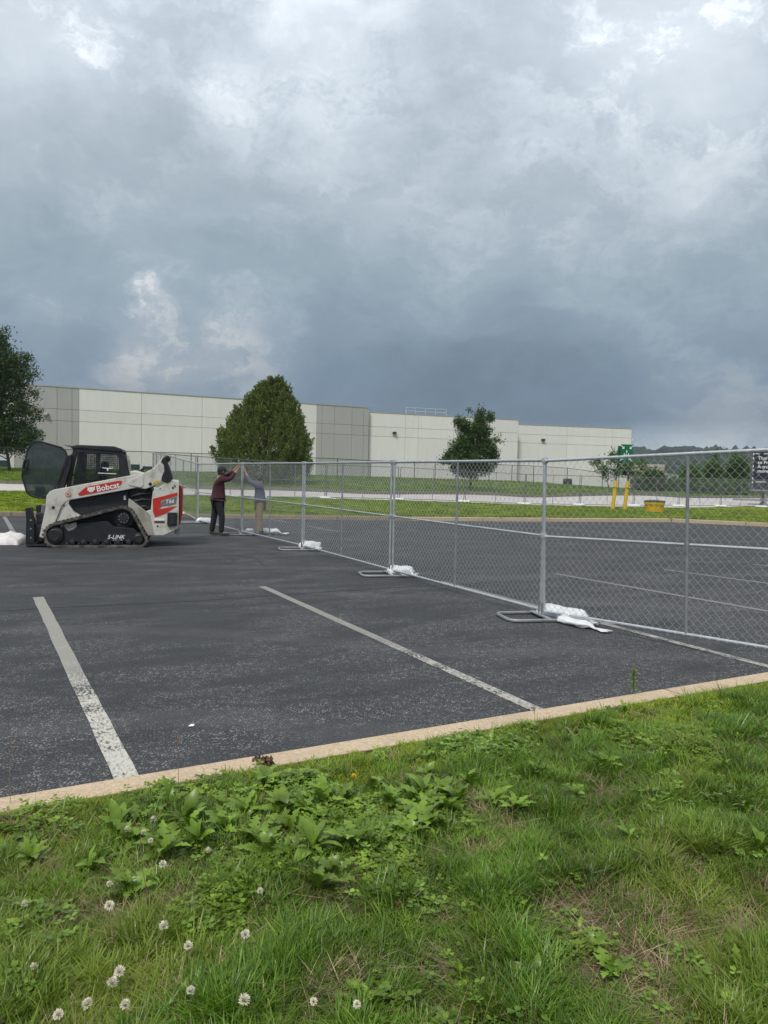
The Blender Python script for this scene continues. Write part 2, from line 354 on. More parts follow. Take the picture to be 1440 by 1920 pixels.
def wallm(name, col):
    m, nt, b = newmat(name)
    oi = nt.nodes.new('ShaderNodeObjectInfo')
    c = mixc(nt, ramp(nt, oi.outputs['Random'], [(0., 0.), (1., 1.)]), tuple(x*.965 for x in col), tuple(x*1.03 for x in col))
    st = noise_n(nt, .5, 6, .6, None, (3, 3, .5)); c = mixc(nt, .4, c, ramp(nt, st.outputs[0], [(.35, .93), (.65, 1.05)]), 'MULTIPLY')
    nt.links.new(c, b.inputs['Base Color']); b.inputs['Roughness'].default_value = .8
    bump(nt, b, noise_n(nt, 30, 3).outputs[0], .1); return m
M['wall_white'] = wallm('off_white_tilt_panel_paint', (.76, .735, .705))
M['wall_grey'] = wallm('grey_tilt_panel_paint', (.42, .41, .395))
M['joint'] = mat('panel_joint_sealant', (.57, .55, .52), .8)
M['coping'] = mat('metal_coping', (.40, .395, .38), .6, .2, .1, 1)
M['teal'] = mat('dark_teal_dock_door', (.02, .045, .05), .5)
M['beige'] = mat('beige_wall', (.46, .38, .28), .8)
M['window'] = mat('dark_window_glass', (.03, .035, .04), .2)

def leafmat(name, a, b_, rough=.5, trans=.25, vscale=2.0, c3=None):
    m, nt, b = newmat(name)
    oi = nt.nodes.new('ShaderNodeObjectInfo')
    geo = nt.nodes.new('ShaderNodeNewGeometry')
    n = noise_n(nt, vscale, 3, .6, geo.outputs['Position'])
    c = mixc(nt, geo.outputs['Random Per Island'], a, b_)
    c = mixc(nt, .75, c, ramp(nt, n.outputs[0], [(.33, .48), (.67, 1.6)]), 'MULTIPLY')
    c = mixc(nt, .6, c, ramp(nt, oi.outputs['Random'], [(0., .7), (1., 1.35)]), 'MULTIPLY')
    if c3: c = mixc(nt, ramp(nt, noise_n(nt, vscale*.37, 3, .6, geo.outputs['Position']).outputs[0], [(.52, 0.), (.66, .8)]), c, c3)
    nt.links.new(c, b.inputs['Base Color']); b.inputs['Roughness'].default_value = rough; b.inputs['Specular IOR Level'].default_value = .35
    t = nt.nodes.new('ShaderNodeBsdfTranslucent'); nt.links.new(mixc(nt, .5, c, (.12, .22, .02)), t.inputs[0])
    mx = nt.nodes.new('ShaderNodeMixShader'); mx.inputs[0].default_value = trans
    nt.links.new(b.outputs[0], mx.inputs[1]); nt.links.new(t.outputs[0], mx.inputs[2]); nt.links.new(mx.outputs[0], nt.nodes['Material Output'].inputs[0])
    return m
M['grass'] = leafmat('lawn_grass', (.062, .150, .009), (.205, .315, .032), .36, .3, 3.6, (.24, .31, .035))
M['grass_c'] = leafmat('coarse_lawn_grass', (.050, .130, .009), (.165, .27, .028), .32, .3, 3.2, (.21, .27, .04))
M['grass_b'] = leafmat('bright_verge_grass', (.15, .22, .012), (.26, .32, .022), .55, .3, .7)
M['thatch'] = leafmat('dry_thatch', (.20, .14, .085), (.38, .29, .18), .8, .1, 3)
M['weed'] = leafmat('broad_weed_leaf', (.085, .175, .016), (.21, .31, .038), .32, .22, 9)
M['weed_y'] = leafmat('yellow_green_clover', (.13, .23, .022), (.22, .30, .035), .45, .3, 9)
M['leaf_dark'] = leafmat('dark_maple_leaf', (.020, .048, .012), (.06, .105, .022), .5, .2, .8)
M['leaf_oak'] = leafmat('oak_leaf', (.020, .050, .013), (.07, .12, .03), .5, .2, .8)
M['conifer'] = leafmat('conifer_needle_spray', (.040, .075, .014), (.18, .22, .042), .6, .15, 2.2)
M['shrub'] = leafmat('shrub_leaf', (.035, .075, .018), (.07, .13, .03), .6, .2, .6)
M['shrub_l'] = leafmat('light_tree_leaf', (.05, .11, .02), (.10, .19, .035), .6, .25, .6)
M['wood_far'] = leafmat('far_woodland', (.012, .03, .014), (.022, .045, .02), .8, .05, .03)
def groundm(name, g1, g2, dry, dthr, sc=3.0):
    m, nt, b = newmat(name)
    n = noise_n(nt, sc, 7, .7); n2 = noise_n(nt, sc*14, 5, .7); n3 = noise_n(nt, sc*.12, 3, .6)
    c = ramp(nt, n2.outputs[0], [(.3, g1), (.7, g2)])
    c = mixc(nt, .6, c, ramp(nt, n3.outputs[0], [(.35, .75), (.65, 1.25)]), 'MULTIPLY')
    c = mixc(nt, ramp(nt, n.outputs[0], [(dthr, 0.), (dthr+.12, .8)]), c, dry)
    nt.links.new(c, b.inputs['Base Color']); b.inputs['Roughness'].default_value = .95; b.inputs['Specular IOR Level'].default_value = .1
    bump(nt, b, n2.outputs[0], .8, .03); return m
M['soil'] = groundm('lawn_soil', (.022, .028, .010), (.065, .055, .028), (.13, .095, .055), .5, 5)
M['verge'] = groundm('verge_turf', (.10, .15, .008), (.19, .24, .016), (.20, .22, .03), .6, 1.2)
M['bank'] = groundm('bank_turf', (.075, .115, .014), (.13, .17, .024), (.16, .17, .045), .55, .5)
M['far_ground'] = groundm('far_ground_cover', (.03, .06, .02), (.05, .09, .03), (.08, .09, .04), .6, .05)

# ------------------------------------------------------------------ terrain
TP = np.array([(-12.4, 24.5, .15), (.6, 26.6, .15), (11.5, 29.8, .12), (14.2, 28, .12), (30, 20, .12), (-30, 22, .15), (-9.4, 30, .45), (-8.3, 33.3, .42), (-6, 37, .33),
    (-3.1, 40.5, .25), (.8, 42, .22), (4.6, 43.5, .12), (8.4, 45, 0), (11.9, 46, -.02), (15.5, 47, -.02), (18.7, 48, 0), (24.9, 50, 0), (-19.8, 39, .36), (-9.1, 40.3, .29), (27.9, 55, 0),
    (12, 38, .1), (0, 34, .22), (-20, 30, .42), (-25.9, 51, .51), (-12, 53, .39), (-.8, 54.8, .25), (12.2, 62, .06), (29.5, 75, .05), (43, 85, .06),
    (-21.2, 61, 1.15), (-15.8, 62, 1.15), (-4.3, 68, 1.08), (-1.4, 71, 1.05), (16.5, 84, 1.08), (24.7, 86, .5), (-46.5, 95, 1.33), (-40, 99.6, 1.35), (-10.4, 115, 1.24), (-2.5, 118.6, 1.23),
    (22.5, 129, .94), (44.4, 136, -.09), (-9.4, 58, .8), (7, 62, .5), (22.2, 75, .6), (60, 100, -.2), (60, 150, -1), (0, 200, 1), (-80, 200, 1.3), (-60, 60, 1.3), (-60, 40, .5), (80, 60, -.1), (100, 100, -.3), (200, 200, -2), (-30.7, 62, 1.2), (35, 90, 0), (-60, 22, .2)], float)
def _fit():
    P = TP[:, :2]; D = np.linalg.norm(P[:, None]-P[None], axis=2); n = len(P)
    A = np.zeros((n+1, n+1)); A[:n, :n] = D+np.eye(n)*(-.5); A[:n, n] = 1; A[n, :n] = 1
    return np.linalg.solve(A, np.append(TP[:, 2], 0))
TW = _fit()
def T(x, y):
    return float(np.sqrt((TP[:, 0]-x)**2+(TP[:, 1]-y)**2)@TW[:-1]+TW[-1])
E1 = (.879, .477); E2 = (-.477, .879)
def uv(u, v): return (E1[0]*u+E2[0]*v, E1[1]*u+E2[1]*v)
def LZ(x, y):
    v = -.477*x+.879*y; b = .02*noise.noise(Vector((x*1.3, y*1.3, 4)))+.008*noise.noise(Vector((x*6, y*6, 1)))
    return .13+.032*max(0, min(3.6-v, 5))+b*min(1, max(0, 3.6-v)*3)
def ip(curve, n):          # resample a polyline
    P = [Vector(p) for p in curve]; L = [0]
    for a, b in zip(P, P[1:]): L.append(L[-1]+(b-a).length)
    out = []
    for k in range(n+1):
        s = L[-1]*k/n; i = max(j for j in range(len(P)-1) if L[j] <= s+1e-9)
        t = (s-L[i])/max(1e-9, L[i+1]-L[i]); out.append(P[i].lerp(P[i+1], t))
    return out
KF = [(-60, 18.5), (-30, 22.4), (-12.4, 24.7), (-7, 25.8), (-3, 26.2), (.6, 26.8), (5.5, 28.0), (9.8, 29.3), (11.3, 29.75), (12.2, 29.5), (14.2, 28.1), (18, 26.2), (24, 24), (34, 22.6)]
RN = [(-70, 34.5), (-30, 38), (-19.8, 39), (-9.1, 40.3), (-.6, 41.6), (8.87, 45), (14, 45.8), (18.14, 46.4), (23, 50), (27.9, 55), (36, 66), (60, 92)]
RF = [(-75, 47), (-40, 49.6), (-25.9, 51), (-12, 53), (-.8, 54.8), (12.2, 62), (20, 67.5), (29.5, 75), (43, 85), (62, 99)]

MB().add([(-4000, -4000, -2.2), (4000, -4000, -2.2), (4000, 4000, -2.2), (-4000, 4000, -2.2)], [(0, 1, 2, 3)]).build('ground', M['far_ground'], kind='structure')
# parking lot: one sheet between the near kerb and the far kerb
nearL = [uv(u, 3.72) for u in (-60, -30, -10, 0, 10, 20, 38)]
poly = [(x, y, 0) for x, y in nearL]+[(x, y+.06, 0) for x, y in reversed(KF)]
MB().add(poly, [tuple(range(len(poly)))]).build('parking_lot', M['asphalt'], kind='structure')
def strip_between(A, B, n, m, zf, rows=8):
    a = ip(A, n); b = ip(B, n); V = []; F = []
    for i in range(n+1):
        for j in range(rows+1):
            p = a[i].lerp(b[i], j/rows); V.append((p.x, p.y, zf(p.x, p.y, j/rows)))
    for i in range(n):
        for j in range(rows): k = i*(rows+1)+j; F.append((k, k+rows+1, k+rows+2, k+1))
    return MB().add(V, F)
vg = strip_between([(x, y+.16) for x, y in KF], RN, 70, None, lambda x, y, t: T(x, y) if t > 0 else .135, 16)
vg.build('grass_verge', M['verge'], smooth=True, kind='structure')
strip_between([(x, y-.3) for x, y in RN], [(x, y+.3) for x, y in RF], 60, None, lambda x, y, t: T(x, y)-.11, 8).build('road', M['road'], smooth=True, kind='structure')
BF = [(-90, 100), (-40, 140), (0, 160), (40, 175), (80, 180), (150, 170)]
strip_between([(x, y+.12) for x, y in RF], BF, 90, None, lambda x, y, t: T(x, y)+(.10 if t > 0 else .09), 60).build('grass_bank', M['bank'], smooth=True, kind='structure')
# far kerb of the road, one strip
rk = ip(RF, 80); mb = MB(); V = []; F = []
for i, p in enumerate(rk):
    z = T(p.x, p.y); V += [(p.x, p.y, z-.14), (p.x, p.y+.01, z+.10), (p.x, p.y+.16, z+.11)]
for i in range(80):
    k = 3*i; F += [(k, k+3, k+4, k+1), (k+1, k+4, k+5, k+2)]
mb.add(V, F).build('road_kerb', M['kerb_dark'], kind='structure')  # shadow on the kerb face is put into the dark concrete colour
rn = ip(RN, 80); mb = MB(); V = []; F = []
for p in rn:
    z = T(p.x, p.y); V += [(p.x, p.y-.12, z+.01), (p.x, p.y+.03, z+.01), (p.x, p.y+.05, z-.16)]
for i in range(80):
    k = 3*i; F += [(k, k+1, k+4, k+3), (k+1, k+2, k+5, k+4)]
mb.add(V, F).build('road_kerb', M['kerb'], kind='structure')
# kerbs of the lot, built section by section
def kerb_run(name, pts_pairs, m, w=.185, h=.13, side=1):
    root = bpy.data.objects.new(name, None); link(root); root['kind'] = 'structure'
    for a, b in pts_pairs:
        a = Vector(a); b = Vector(b); d = (b-a); L = d.length; g_ = .011
        k = MB().prism([(0, -.12), (0, h-.02), (.006*side, h-.004), (.02*side, h), (w*side, h), (w*side, -.12)], g_, L-g_)
        o = k.build('kerb_section', m, root, bevel=0)
        o.location = (a.x, a.y, random.uniform(-.002, .002)); o.rotation_euler = (0, 0, math.atan2(d.y, d.x)-math.pi/2)
ks = [1.30+3.05*k for k in range(-5, 10)]
kerb_run('near_kerb', [(uv(a, 3.76), uv(b, 3.76)) for a, b in zip(ks, ks[1:])], M['kerb'])
fk = ip(KF, 36)
kerb_run('far_kerb', list(zip(fk[:-1], fk[1:]))[5:23], M['kerb_far'], side=-1, h=.14)
kerb_run('far_kerb', list(zip(fk[:-1], fk[1:]))[23:], M['kerb'], side=-1, h=.14)
# near lawn soil
us = np.arange(-16, 32.01, .16); vs = np.append(np.arange(-8, 3.4, .16), [3.5, 3.575]); V = []
for u in us:
    for v in vs:
        x, y = uv(u, v); V.append((x, y, LZ(x, y) if v < 3.57 else .124))
nv = len(vs); F = [(i*nv+j, (i+1)*nv+j, (i+1)*nv+j+1, i*nv+j+1) for i in range(len(us)-1) for j in range(nv-1)]
o = bpy.data.objects.new('lawn', npmesh('lawn', V, F, M['soil'], True)); link(o); o['kind'] = 'structure'

# stall lines, each its own strip 4 mm over the asphalt
def stripe(p, q, w, m, sub=24):
    p = Vector(p); q = Vector(q); d = q-p; L = d.length; V = []; F = []; rr = random.Random(int(L*1000))
    for i in range(sub+1):
        j = rr.uniform(-.004, .004)
        V += [(-w/2+j, L*i/sub, 0), (w/2+j, L*i/sub, 0)]
    for i in range(sub): F.append((2*i, 2*i+1, 2*i+3, 2*i+2))
    o = MB().add(V, F).build('stall_line', m, kind='structure'); o.location = (p.x, p.y, .004); o.rotation_euler = (0, 0, math.atan2(d.y, d.x)-math.pi/2)
stripe(uv(.70, 3.70), (-4.28, 9.36), .125, M['paint_a'])
stripe(uv(3.45, 3.70), (-1.70, 10.65), .105, M['paint_b'])
stripe(uv(6.16, 3.70), uv(6.3, 9.7), .10, M['paint_b'])
stripe((6.3, 7.1), (2.94, 12.81), .10, M['paint_c'])
stripe((8.4, 8.9), (5.14, 13.78), .10, M['paint_c'])
stripe((10.6, 10.2), (7.35, 15.01), .10, M['paint_c'])
stripe((13.0, 11.5), (9.7, 16.1), .10, M['paint_c'])
for p, q in [[(-3.94, 25.9), (-3.13, 24.73)], [(-2.38, 23.16), (-1.28, 21.09)], [(0.69, 22.52), (1.02, 21.97)], [(-12.19, 24.28), (-8.52, 17.5)]]: stripe(q, p, .11, M['paint_c'])
for k in range(3): stripe((4.2+2.5*k, 21.6+1.2*k), (2.9+2.5*k, 24.0+1.2*k), .10, M['paint_c'])
# sealed cracks and the paving seam
def crack(pts, w, seed):
    P = ip(pts, max(20, int(sum((Vector(b)-Vector(a)).length for a, b in zip(pts, pts[1:]))/.12))); V = []; F = []
    for i, p in enumerate(P):
        a = P[max(0, i-1)]; b = P[min(len(P)-1, i+1)]; t = (b-a).normalized(); n = Vector((-t.y, t.x))
        off = .05*noise.noise(Vector((p.x*1.5, p.y*1.5, seed))); ww = w*(.5+1.1*abs(noise.noise(Vector((p.x*5, p.y*5, seed+9)))))
        c = p+n*off; V += [(*(c-n*ww), .002), (*(c+n*ww), .002)]
    for i in range(len(P)-1): F.append((2*i, 2*i+1, 2*i+3, 2*i+2))
    MB().add(V, F).build('paving_crack', M['seal'], kind='structure')
crack([(-12, 4.6), (-4.29, 8.44), (-2.36, 9.34), (.02, 10.75), (3.14, 12.25), (7.36, 14.41), (14, 17.8)], .026, 1)
crack([(-9, 10.9), (-4.2, 13.3), (-2.1, 14.4), (.5, 15.6), (3.6, 16.9), (9, 19.6)], .022, 2)
crack([(1.2, 18.4), (2.3, 16.2), (3.4, 14.6), (5.1, 13.1)], .028, 3)
crack([(-4.6, 14.8), (-3.4, 14.9), (-2.4, 14.2), (-2.0, 12.9)], .020, 4)
crack([(-2.9, 14.2), (-2.6, 13.4), (-3.0, 12.7), (-2.7, 12.0)], .014, 7)
crack([(-3.9, 14.6), (-4.6, 14.1), (-5.6, 14.2)], .014, 8)
crack([(1.5, 14.9), (2.0, 13.6), (1.7, 12.6), (2.2, 11.7)], .015, 9)
crack([(-9.5, 21), (-6, 21.6), (-1, 22.4), (6, 24.4), (12, 26.8)], .03, 5)
crack([(-3.2, 20.6), (0.5, 19.4), (3.4, 19.9), (8, 21.8)], .02, 6)

# ------------------------------------------------------------------ warehouse
wh = thing('warehouse', (-20, 110, 1.2), 0, 'long pale warehouse with grey bands and stepped roofline beyond the road', 'warehouse')
inv = Matrix.Translation((-20, 110, 1.2)).inverted()
def P3(x, y, z): return (x+20, y-110, z-1.2)
SEC = [([(-56.17, 90.6), (-51.23, 93.19), (-46.69, 95.56), (-44.47, 96.72), (-42.31, 97.85), (-40.73, 98.68), (-39.98, 99.07), (-33.01, 102.72), (-25.75, 106.52), (-18.07, 110.54), (-10.44, 114.53), (-9.67, 114.93), (-7.88, 115.87), (-5.25, 117.24), (-3.47, 118.17), (-2.65, 118.6)], 'WWGGGGWWWWGGGGG', 12.02), ([(-2.63, 119.5), (3.13, 121.65), (5.25, 122.44), (11.12, 124.63), (16.17, 126.51), (22.43, 128.85)], 'WWWWW', 11.42), ([(22.9, 131.52), (31.89, 133.63), (40.45, 135.64), (44.1, 136.5)], 'WWW', 10.87)]
for pts, cols, zt in SEC:
    A = Vector(pts[0]); B = Vector(pts[-1]); d = (B-A).normalized(); n = Vector((-d.y, d.x))   # n points away from the camera
    core = MB(); c = [A+n*.22, B+n*.22, B+n*70, A+n*70]
    core.add([P3(p.x, p.y, z) for z in (-1.5, zt-.12) for p in c], [(0, 1, 5, 4), (1, 2, 6, 5), (2, 3, 7, 6), (3, 0, 4, 7), (4, 5, 6, 7)]).build('wall', M['joint'], wh)
    cp = MB(); c2 = [A-n*.05, B-n*.05, B+n*.5, A+n*.5]
    cp.add([P3(p.x, p.y, z) for z in (zt-.1, zt+.04) for p in c2], [(0, 1, 5, 4), (1, 2, 6, 5), (2, 3, 7, 6), (3, 0, 4, 7), (4, 5, 6, 7), (0, 3, 2, 1)]).build('coping', M['coping'], wh)
    for (a, b, cc) in zip(pts, pts[1:], cols):
        a = Vector(a); b = Vector(b); e = (b-a).normalized(); a2 = a+e*.02; b2 = b-e*.02
        if a.x < -90: continue
        for z0, z1 in ((-1.5, 7.63), (7.67, 9.13), (9.17, zt-.11)):
            q = [a2, b2, b2+n*.2, a2+n*.2]
            MB().add([P3(p.x, p.y, z) for z in (z0, z1) for p in q], [(0, 1, 5, 4), (1, 2, 6, 5), (2, 3, 7, 6), (3, 0, 4, 7), (4, 5, 6, 7), (0, 3, 2, 1)]).build('wall_panel', M['wall_white' if cc == 'W' else 'wall_grey'], wh)
        # end return panel of the last bay
rp = [(3.17, 121.66), (4.73, 122.25), (6.39, 122.87), (8.07, 123.49), (9.86, 124.16)]; gr = MB()
for x, y in rp: gr.tube([P3(x, y+.6, 11.3), P3(x, y+.6, 12.5)], .045, 6)
for z in (12.5, 11.95): gr.tube([P3(rp[0][0], rp[0][1]+.6, z), P3(rp[-1][0], rp[-1][1]+.6, z)], .04, 6)
gr.build('roof_guard_rail', mat('pale_blue_rail', (.45, .52, .55), .5), wh)
for (a, b, z) in [((-34.85, 101.76), (-33.2, 102.62), 2.27), ((-32.83, 102.81), (-31.4, 103.56), 2.05), ((-48.39, 94.68), (-47.22, 95.28), 2.37)]:
    A = Vector(a); B = Vector(b); d = (B-A).normalized(); n = Vector((-d.y, d.x))
    q = [A-n*.06, B-n*.06, B+n*.1, A+n*.1]
    MB().add([P3(p.x, p.y, zz) for zz in (.6, z) for p in q], [(0, 1, 5, 4), (1, 2, 6, 5), (2, 3, 7, 6), (3, 0, 4, 7), (4, 5, 6, 7)]).build('dock_door', M['teal'], wh)
for i, ((x, y), z) in enumerate(zip([(1.41, 121.01), (27.45, 132.59), (-43.42, 97.27)], (8.3, 8.3, 8.4))):
    m = MB(); m.box((x+20-.32, y-110-.45, z-1.2-.18), (x+20+.32, y-110+.05, z-1.2+.16))
    m.build('wall_light', M['black_steel'] if i < 2 else M['coping'], wh, bevel=.06)
MB().box((64.6, 27.9, 7.6), (64.9, 28.4, 7.9)).build('wall_light', M['whitep'], wh)

# low beige building beyond
lb = thing('low_building', (68, 200, -1), 0, 'low beige flat-roofed building far off behind the shrubs', 'building')
MB().box((-12, 0, -1), (5.6, 14, 6.2)).build('wall', M['beige'], lb)
MB().box((-12.1, -.1, 6.2), (5.7, 14, 6.9)).build('roof_parapet', mat('pale_parapet', (.5, .45, .38)), lb)
MB().box((-12.05, -.06, 4.6), (5.65, .02, 5.0)).build('wall_band', mat('brown_band', (.30, .20, .14)), lb)
for x in (-10, -6.6, -3.2, .2, 3.0): MB().box((x, -.05, 1.6), (x+1.3, .02, 2.9)).build('window', M['window'], lb)
lb2 = thing('low_shed', (92, 260, -1), 0, 'small white roofed shed in the distance between the shrubs and the wooded hill', 'shed')
MB().box((-4, 0, -1), (9, 10, 4.6)).build('wall', M['wall_white'], lb2, bevel=.02); MB().prism([(-4.3, 4.6), (2.5, 5.6), (9.3, 4.6)], -.2, 10.2).build('roof', M['coping'], lb2)

# ------------------------------------------------------------------ chain link
def fabric(Wd, z0, z1, D=.088, r=.0022, n=3):
    V = []; F = []; h = D/2; nw = int(Wd/h); ns = int(round((z1-z0)/h)); amp = h*1.08
    for i in range(nw):
        x0 = i*h+.01; base = len(V)
        for k in range(ns+1):
            up = (k+i) % 2; x = x0+(amp if up else -.04*h)+.0; z = z0+(z1-z0)*k/ns; y = .003*(1 if up else -1)
            for q in range(n):
                a = 2*math.pi*q/n+.5; V.append((x+r*math.cos(a), y+r*math.sin(a), z))
        for k in range(ns):
            for q in range(n):
                F.append((base+k*n+q, base+k*n+(q+1) % n, base+(k+1)*n+(q+1) % n, base+(k+1)*n+q))
    return npmesh('mesh_fabric', V, F, M['wire'])
PW = 3.66
pieces = {}
def hpipe(z, x0, x1, r=.0175): return MB().tube([(x0, 0, z), (x1, 0, z)], r, 10)
def vpipe(x, z0, z1, r=.017): return MB().tube([(x, 0, z0), (x, 0, z1)], r, 10)
pieces['top_rail'] = hpipe(1.825, .04, PW-.04).mesh('top_rail', M['galv'], 'auto')
pieces['middle_rail'] = MB().tube([(.04, 0, .955), (PW/2-.03, 0, .955)], .0135, 8).tube([(PW/2+.03, 0, .955), (PW-.04, 0, .955)], .0135, 8).mesh('middle_rail', M['galv'], 'auto')
pieces['bottom_rail'] = hpipe(.09, .04, PW-.04).mesh('bottom_rail', M['galv'], 'auto')
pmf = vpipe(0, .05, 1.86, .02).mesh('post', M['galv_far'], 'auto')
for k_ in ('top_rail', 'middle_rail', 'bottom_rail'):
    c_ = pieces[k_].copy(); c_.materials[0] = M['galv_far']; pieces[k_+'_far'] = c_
pm = vpipe(0, .05, 1.86, .0175).mesh('post', M['galv'], 'auto')
mm = vpipe(PW/2, .09, 1.81, .016).mesh('middle_post', M['galv_dark'], 'auto')
cm = MB().box((-.026, -.026, -.03), (.026, .026, .03)).mesh('corner_clamp', M['galv'], 'auto', bevel=.006)
tie = MB()
for z in (1.825, .09):
    for k in range(41):
        x = .05+k*.0880; a0 = .4
        tie.tube([(x-.010*math.cos(a), .0205*math.sin(a), z+.0205*math.cos(a)) for a in [0, 1.05, 2.1, 3.14, 4.2, 5.2, 6.0]], .0022, 3, cap=False)
tm = tie.mesh('tie_wires', M['wire'], False)
fm = fabric(PW, .075, 1.83)
def panel(a, b, za, zb, label, group, name='temporary_fence', cat='fence panel', far=False):
    a = Vector(a); b = Vector(b); d = b-a; L = d.length
    t = thing(name, (a.x, a.y, za), math.atan2(d.y, d.x), label, cat, group)
    t.rotation_euler = Euler((0, -math.atan2(zb-za, L), math.atan2(d.y, d.x)), 'XYZ'); t.scale = ((L-.06)/PW, 1, 1)
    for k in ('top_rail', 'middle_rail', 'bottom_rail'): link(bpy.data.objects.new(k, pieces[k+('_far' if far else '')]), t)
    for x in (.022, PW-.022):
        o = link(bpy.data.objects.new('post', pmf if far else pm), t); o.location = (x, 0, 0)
        if not far:
            for z in (.09, .955, 1.825): link(bpy.data.objects.new('corner_clamp', cm), o).location = (0, 0, z)
    link(bpy.data.objects.new('middle_post', mm), t)
    o = link(bpy.data.objects.new('mesh_fabric', fm), t); o['kind'] = 'stuff'
    if not far: o = link(bpy.data.objects.new('tie_wires', tm), t); o['kind'] = 'stuff'
    return t
NP = [(1.86, 8.74, 0), (.12, 12.2, 0), (-1.71, 15.95, 0), (-3.66, 19.45, 0), (-5.80, 23.5, 0), (-7.84, 27.6, .30), (-9.4, 30.6, .47)]
G1 = 'chain-link construction fence panels set up across the lot'
lab = ['chain-link panel next left of the nearest panel, right foot at the big sandbag', 'chain-link panel between the second and third nearest pipe stands',
       'chain-link panel on the near side of the post the men are fastening', 'chain-link panel directly behind the man in the maroon jersey',
       'chain-link panel crossing the far kerb behind the raised arm of the loader', 'short tilted chain-link corner panel standing on the grass at the back of the loader']
for i in range(6): panel(NP[i][:2], NP[i+1][:2], NP[i][2], NP[i+1][2], lab[i], G1)
panel((1.86, 8.70), (1.86+.587*3.72, 8.70-.81*3.72), -.005, .125, 'nearest chain-link panel, cut off by the right edge of the photo', G1)
G2 = 'chain-link panels of the far fence row on the grass verge'
FP = [(-9.4, 30.7, .47), (-8.27, 33.3, .42), (-6.01, 37, .33), (-3.12, 40.5, .25), (.82, 42, .22), (4.64, 43.5, .12), (8.38, 45, 0), (11.91, 46, -.02), (15.51, 47, -.02), (18.68, 48, 0), (21.79, 49, 0), (24.87, 50, 0), (27.99, 51, 0)]
flab = ['far chain-link panel starting at the back corner left of the dark evergreen', 'far chain-link panel crossing in front of the left side of the round evergreen', 'far chain-link panel right behind the man in the slate shirt',
        'far chain-link panel in front of the warehouse grey band', 'far chain-link panel just left of the maple sapling seen over the road', 'far chain-link panel standing in front of the maple by the road',
        'far chain-link panel seen left of the thick nearest stand post', 'far chain-link panel between the thick near post and the yellow bollards', 'far chain-link panel behind the leaning green sign',
        'far chain-link panel behind the yellow tub', 'far chain-link panel right of the yellow tub in front of the shrubs', 'far chain-link panel in front of the dark trailer at the right edge']
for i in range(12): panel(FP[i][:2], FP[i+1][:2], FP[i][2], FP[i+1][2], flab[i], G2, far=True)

# flat pipe stands
def stand_mesh():
    L, Wd, r = .46, .25, .021; pts = []
    for cx, cy, a0 in ((L-.1, Wd-.1, 0), (-L+.1, Wd-.1, 90), (-L+.1, -Wd+.1, 180), (L-.1, -Wd+.1, 270)):
        for k in range(5):
            a = R(a0+k*22.5); pts.append((cx+.1*math.cos(a), cy+.1*math.sin(a), r))
    return MB().tube(pts, r, 8, closed=True).mesh('foot_loop', M['galv_dark'], 'auto')
sm = stand_mesh(); cb = MB().box((-.025, -.26, .03), (.025, .26, .045)).mesh('cross_bar', M['galv'])
pin = MB()
for y in (-.04, .04): pin.tube([(0, y, .03), (0, y, .19)], .013, 8)
pinm = pin.mesh('stand_pins', M['galv_dark'], 'auto')
def stand(x, y, z, rz, label, group='pipe stands holding up the chain-link fence'):
    t = thing('fence_stand', (x, y, z), rz, label, 'fence stand', group)
    link(bpy.data.objects.new('foot_loop', sm), t); link(bpy.data.objects.new('cross_bar', cb), t); link(bpy.data.objects.new('stand_pins', pinm), t)
for (x, y, z), l in zip(NP[:5], ['flat pipe stand with the largest foot loop, under the nearest fence post', 'flat pipe stand second nearest, beside the rounded white sandbag', 'flat pipe stand third nearest, left of the small plump sandbag', 'flat pipe stand at the shoes of the man in the maroon jersey', 'flat pipe stand just behind the rear of the track loader']):
    stand(x-.02, y-.03, z, R(12), l)

# sandbags
def sandbag_mesh(L, rad, seed, tail=.25, flat=.62, head=.06):
    rr = random.Random(seed); n = 20; prof = []
    for i in range(25):
        t = i/24
        if t < .10: r = rad*(.25+.75*math.sin(t/.10*math.pi/2))
        elif t < .74: r = rad*(1+.06*math.sin(t*17+seed))
        elif t < .86: r = rad*(1-.78*((t-.74)/.12)**.8)
        elif t < .90: r = rad*.22
        else: r = rad*(.22+.33*(t-.90)/.10)
        x = t*L if t < .86 else .86*L+(t-.86)/.14*tail
        prof.append((x, r))
    V = []; F = []
    for i, (x, r) in enumerate(prof):
        for k in range(n):
            a = 2*math.pi*k/n; p = Vector((x, r*math.cos(a), r*math.sin(a)))
            cr = .09*r*math.sin(5*a+seed+x*9)*(1.6 if i > 16 else .35)
            dn = .11*rad*noise.noise(Vector((x*7, math.cos(a)*1.5, math.sin(a)*1.5+seed)))+.05*rad*noise.noise(Vector((x*25, math.cos(a)*4, math.sin(a)*4+seed)))+cr
            q = Vector((0, math.cos(a), math.sin(a)))*dn; p += q
            z = p.z*flat
            if x > .86*L: z *= .5
            zz = z+rad*flat*.82 if x <= .86*L else z+rad*flat*.45
            V.append((p.x+(.03*math.sin(a*3) if i > 21 else 0), p.y*1.12+.06*math.sin(x*3+seed)*x, max(.004, zz)))
    for i in range(len(prof)-1):
        for k in range(n): F.append((i*n+k, i*n+(k+1) % n, (i+1)*n+(k+1) % n, (i+1)*n+k))
    F += [tuple(range(n))[::-1], tuple(range((len(prof)-1)*n, len(prof)*n))]
    return MB().add(V, F).mesh('sandbag', M['bagw'], True)
GB = 'white sandbags weighing down the fence feet'
def bag(x, y, z, rz, L, rad, seed, label, tail=.2, group=GB, flat=.62):
    o = bpy.data.objects.new('sandbag', sandbag_mesh(L, rad, seed, tail, flat)); link(o); o.location = (x, y, z); o.rotation_euler = (0, 0, R(rz))
    tag(o, label, 'sandbag', group)
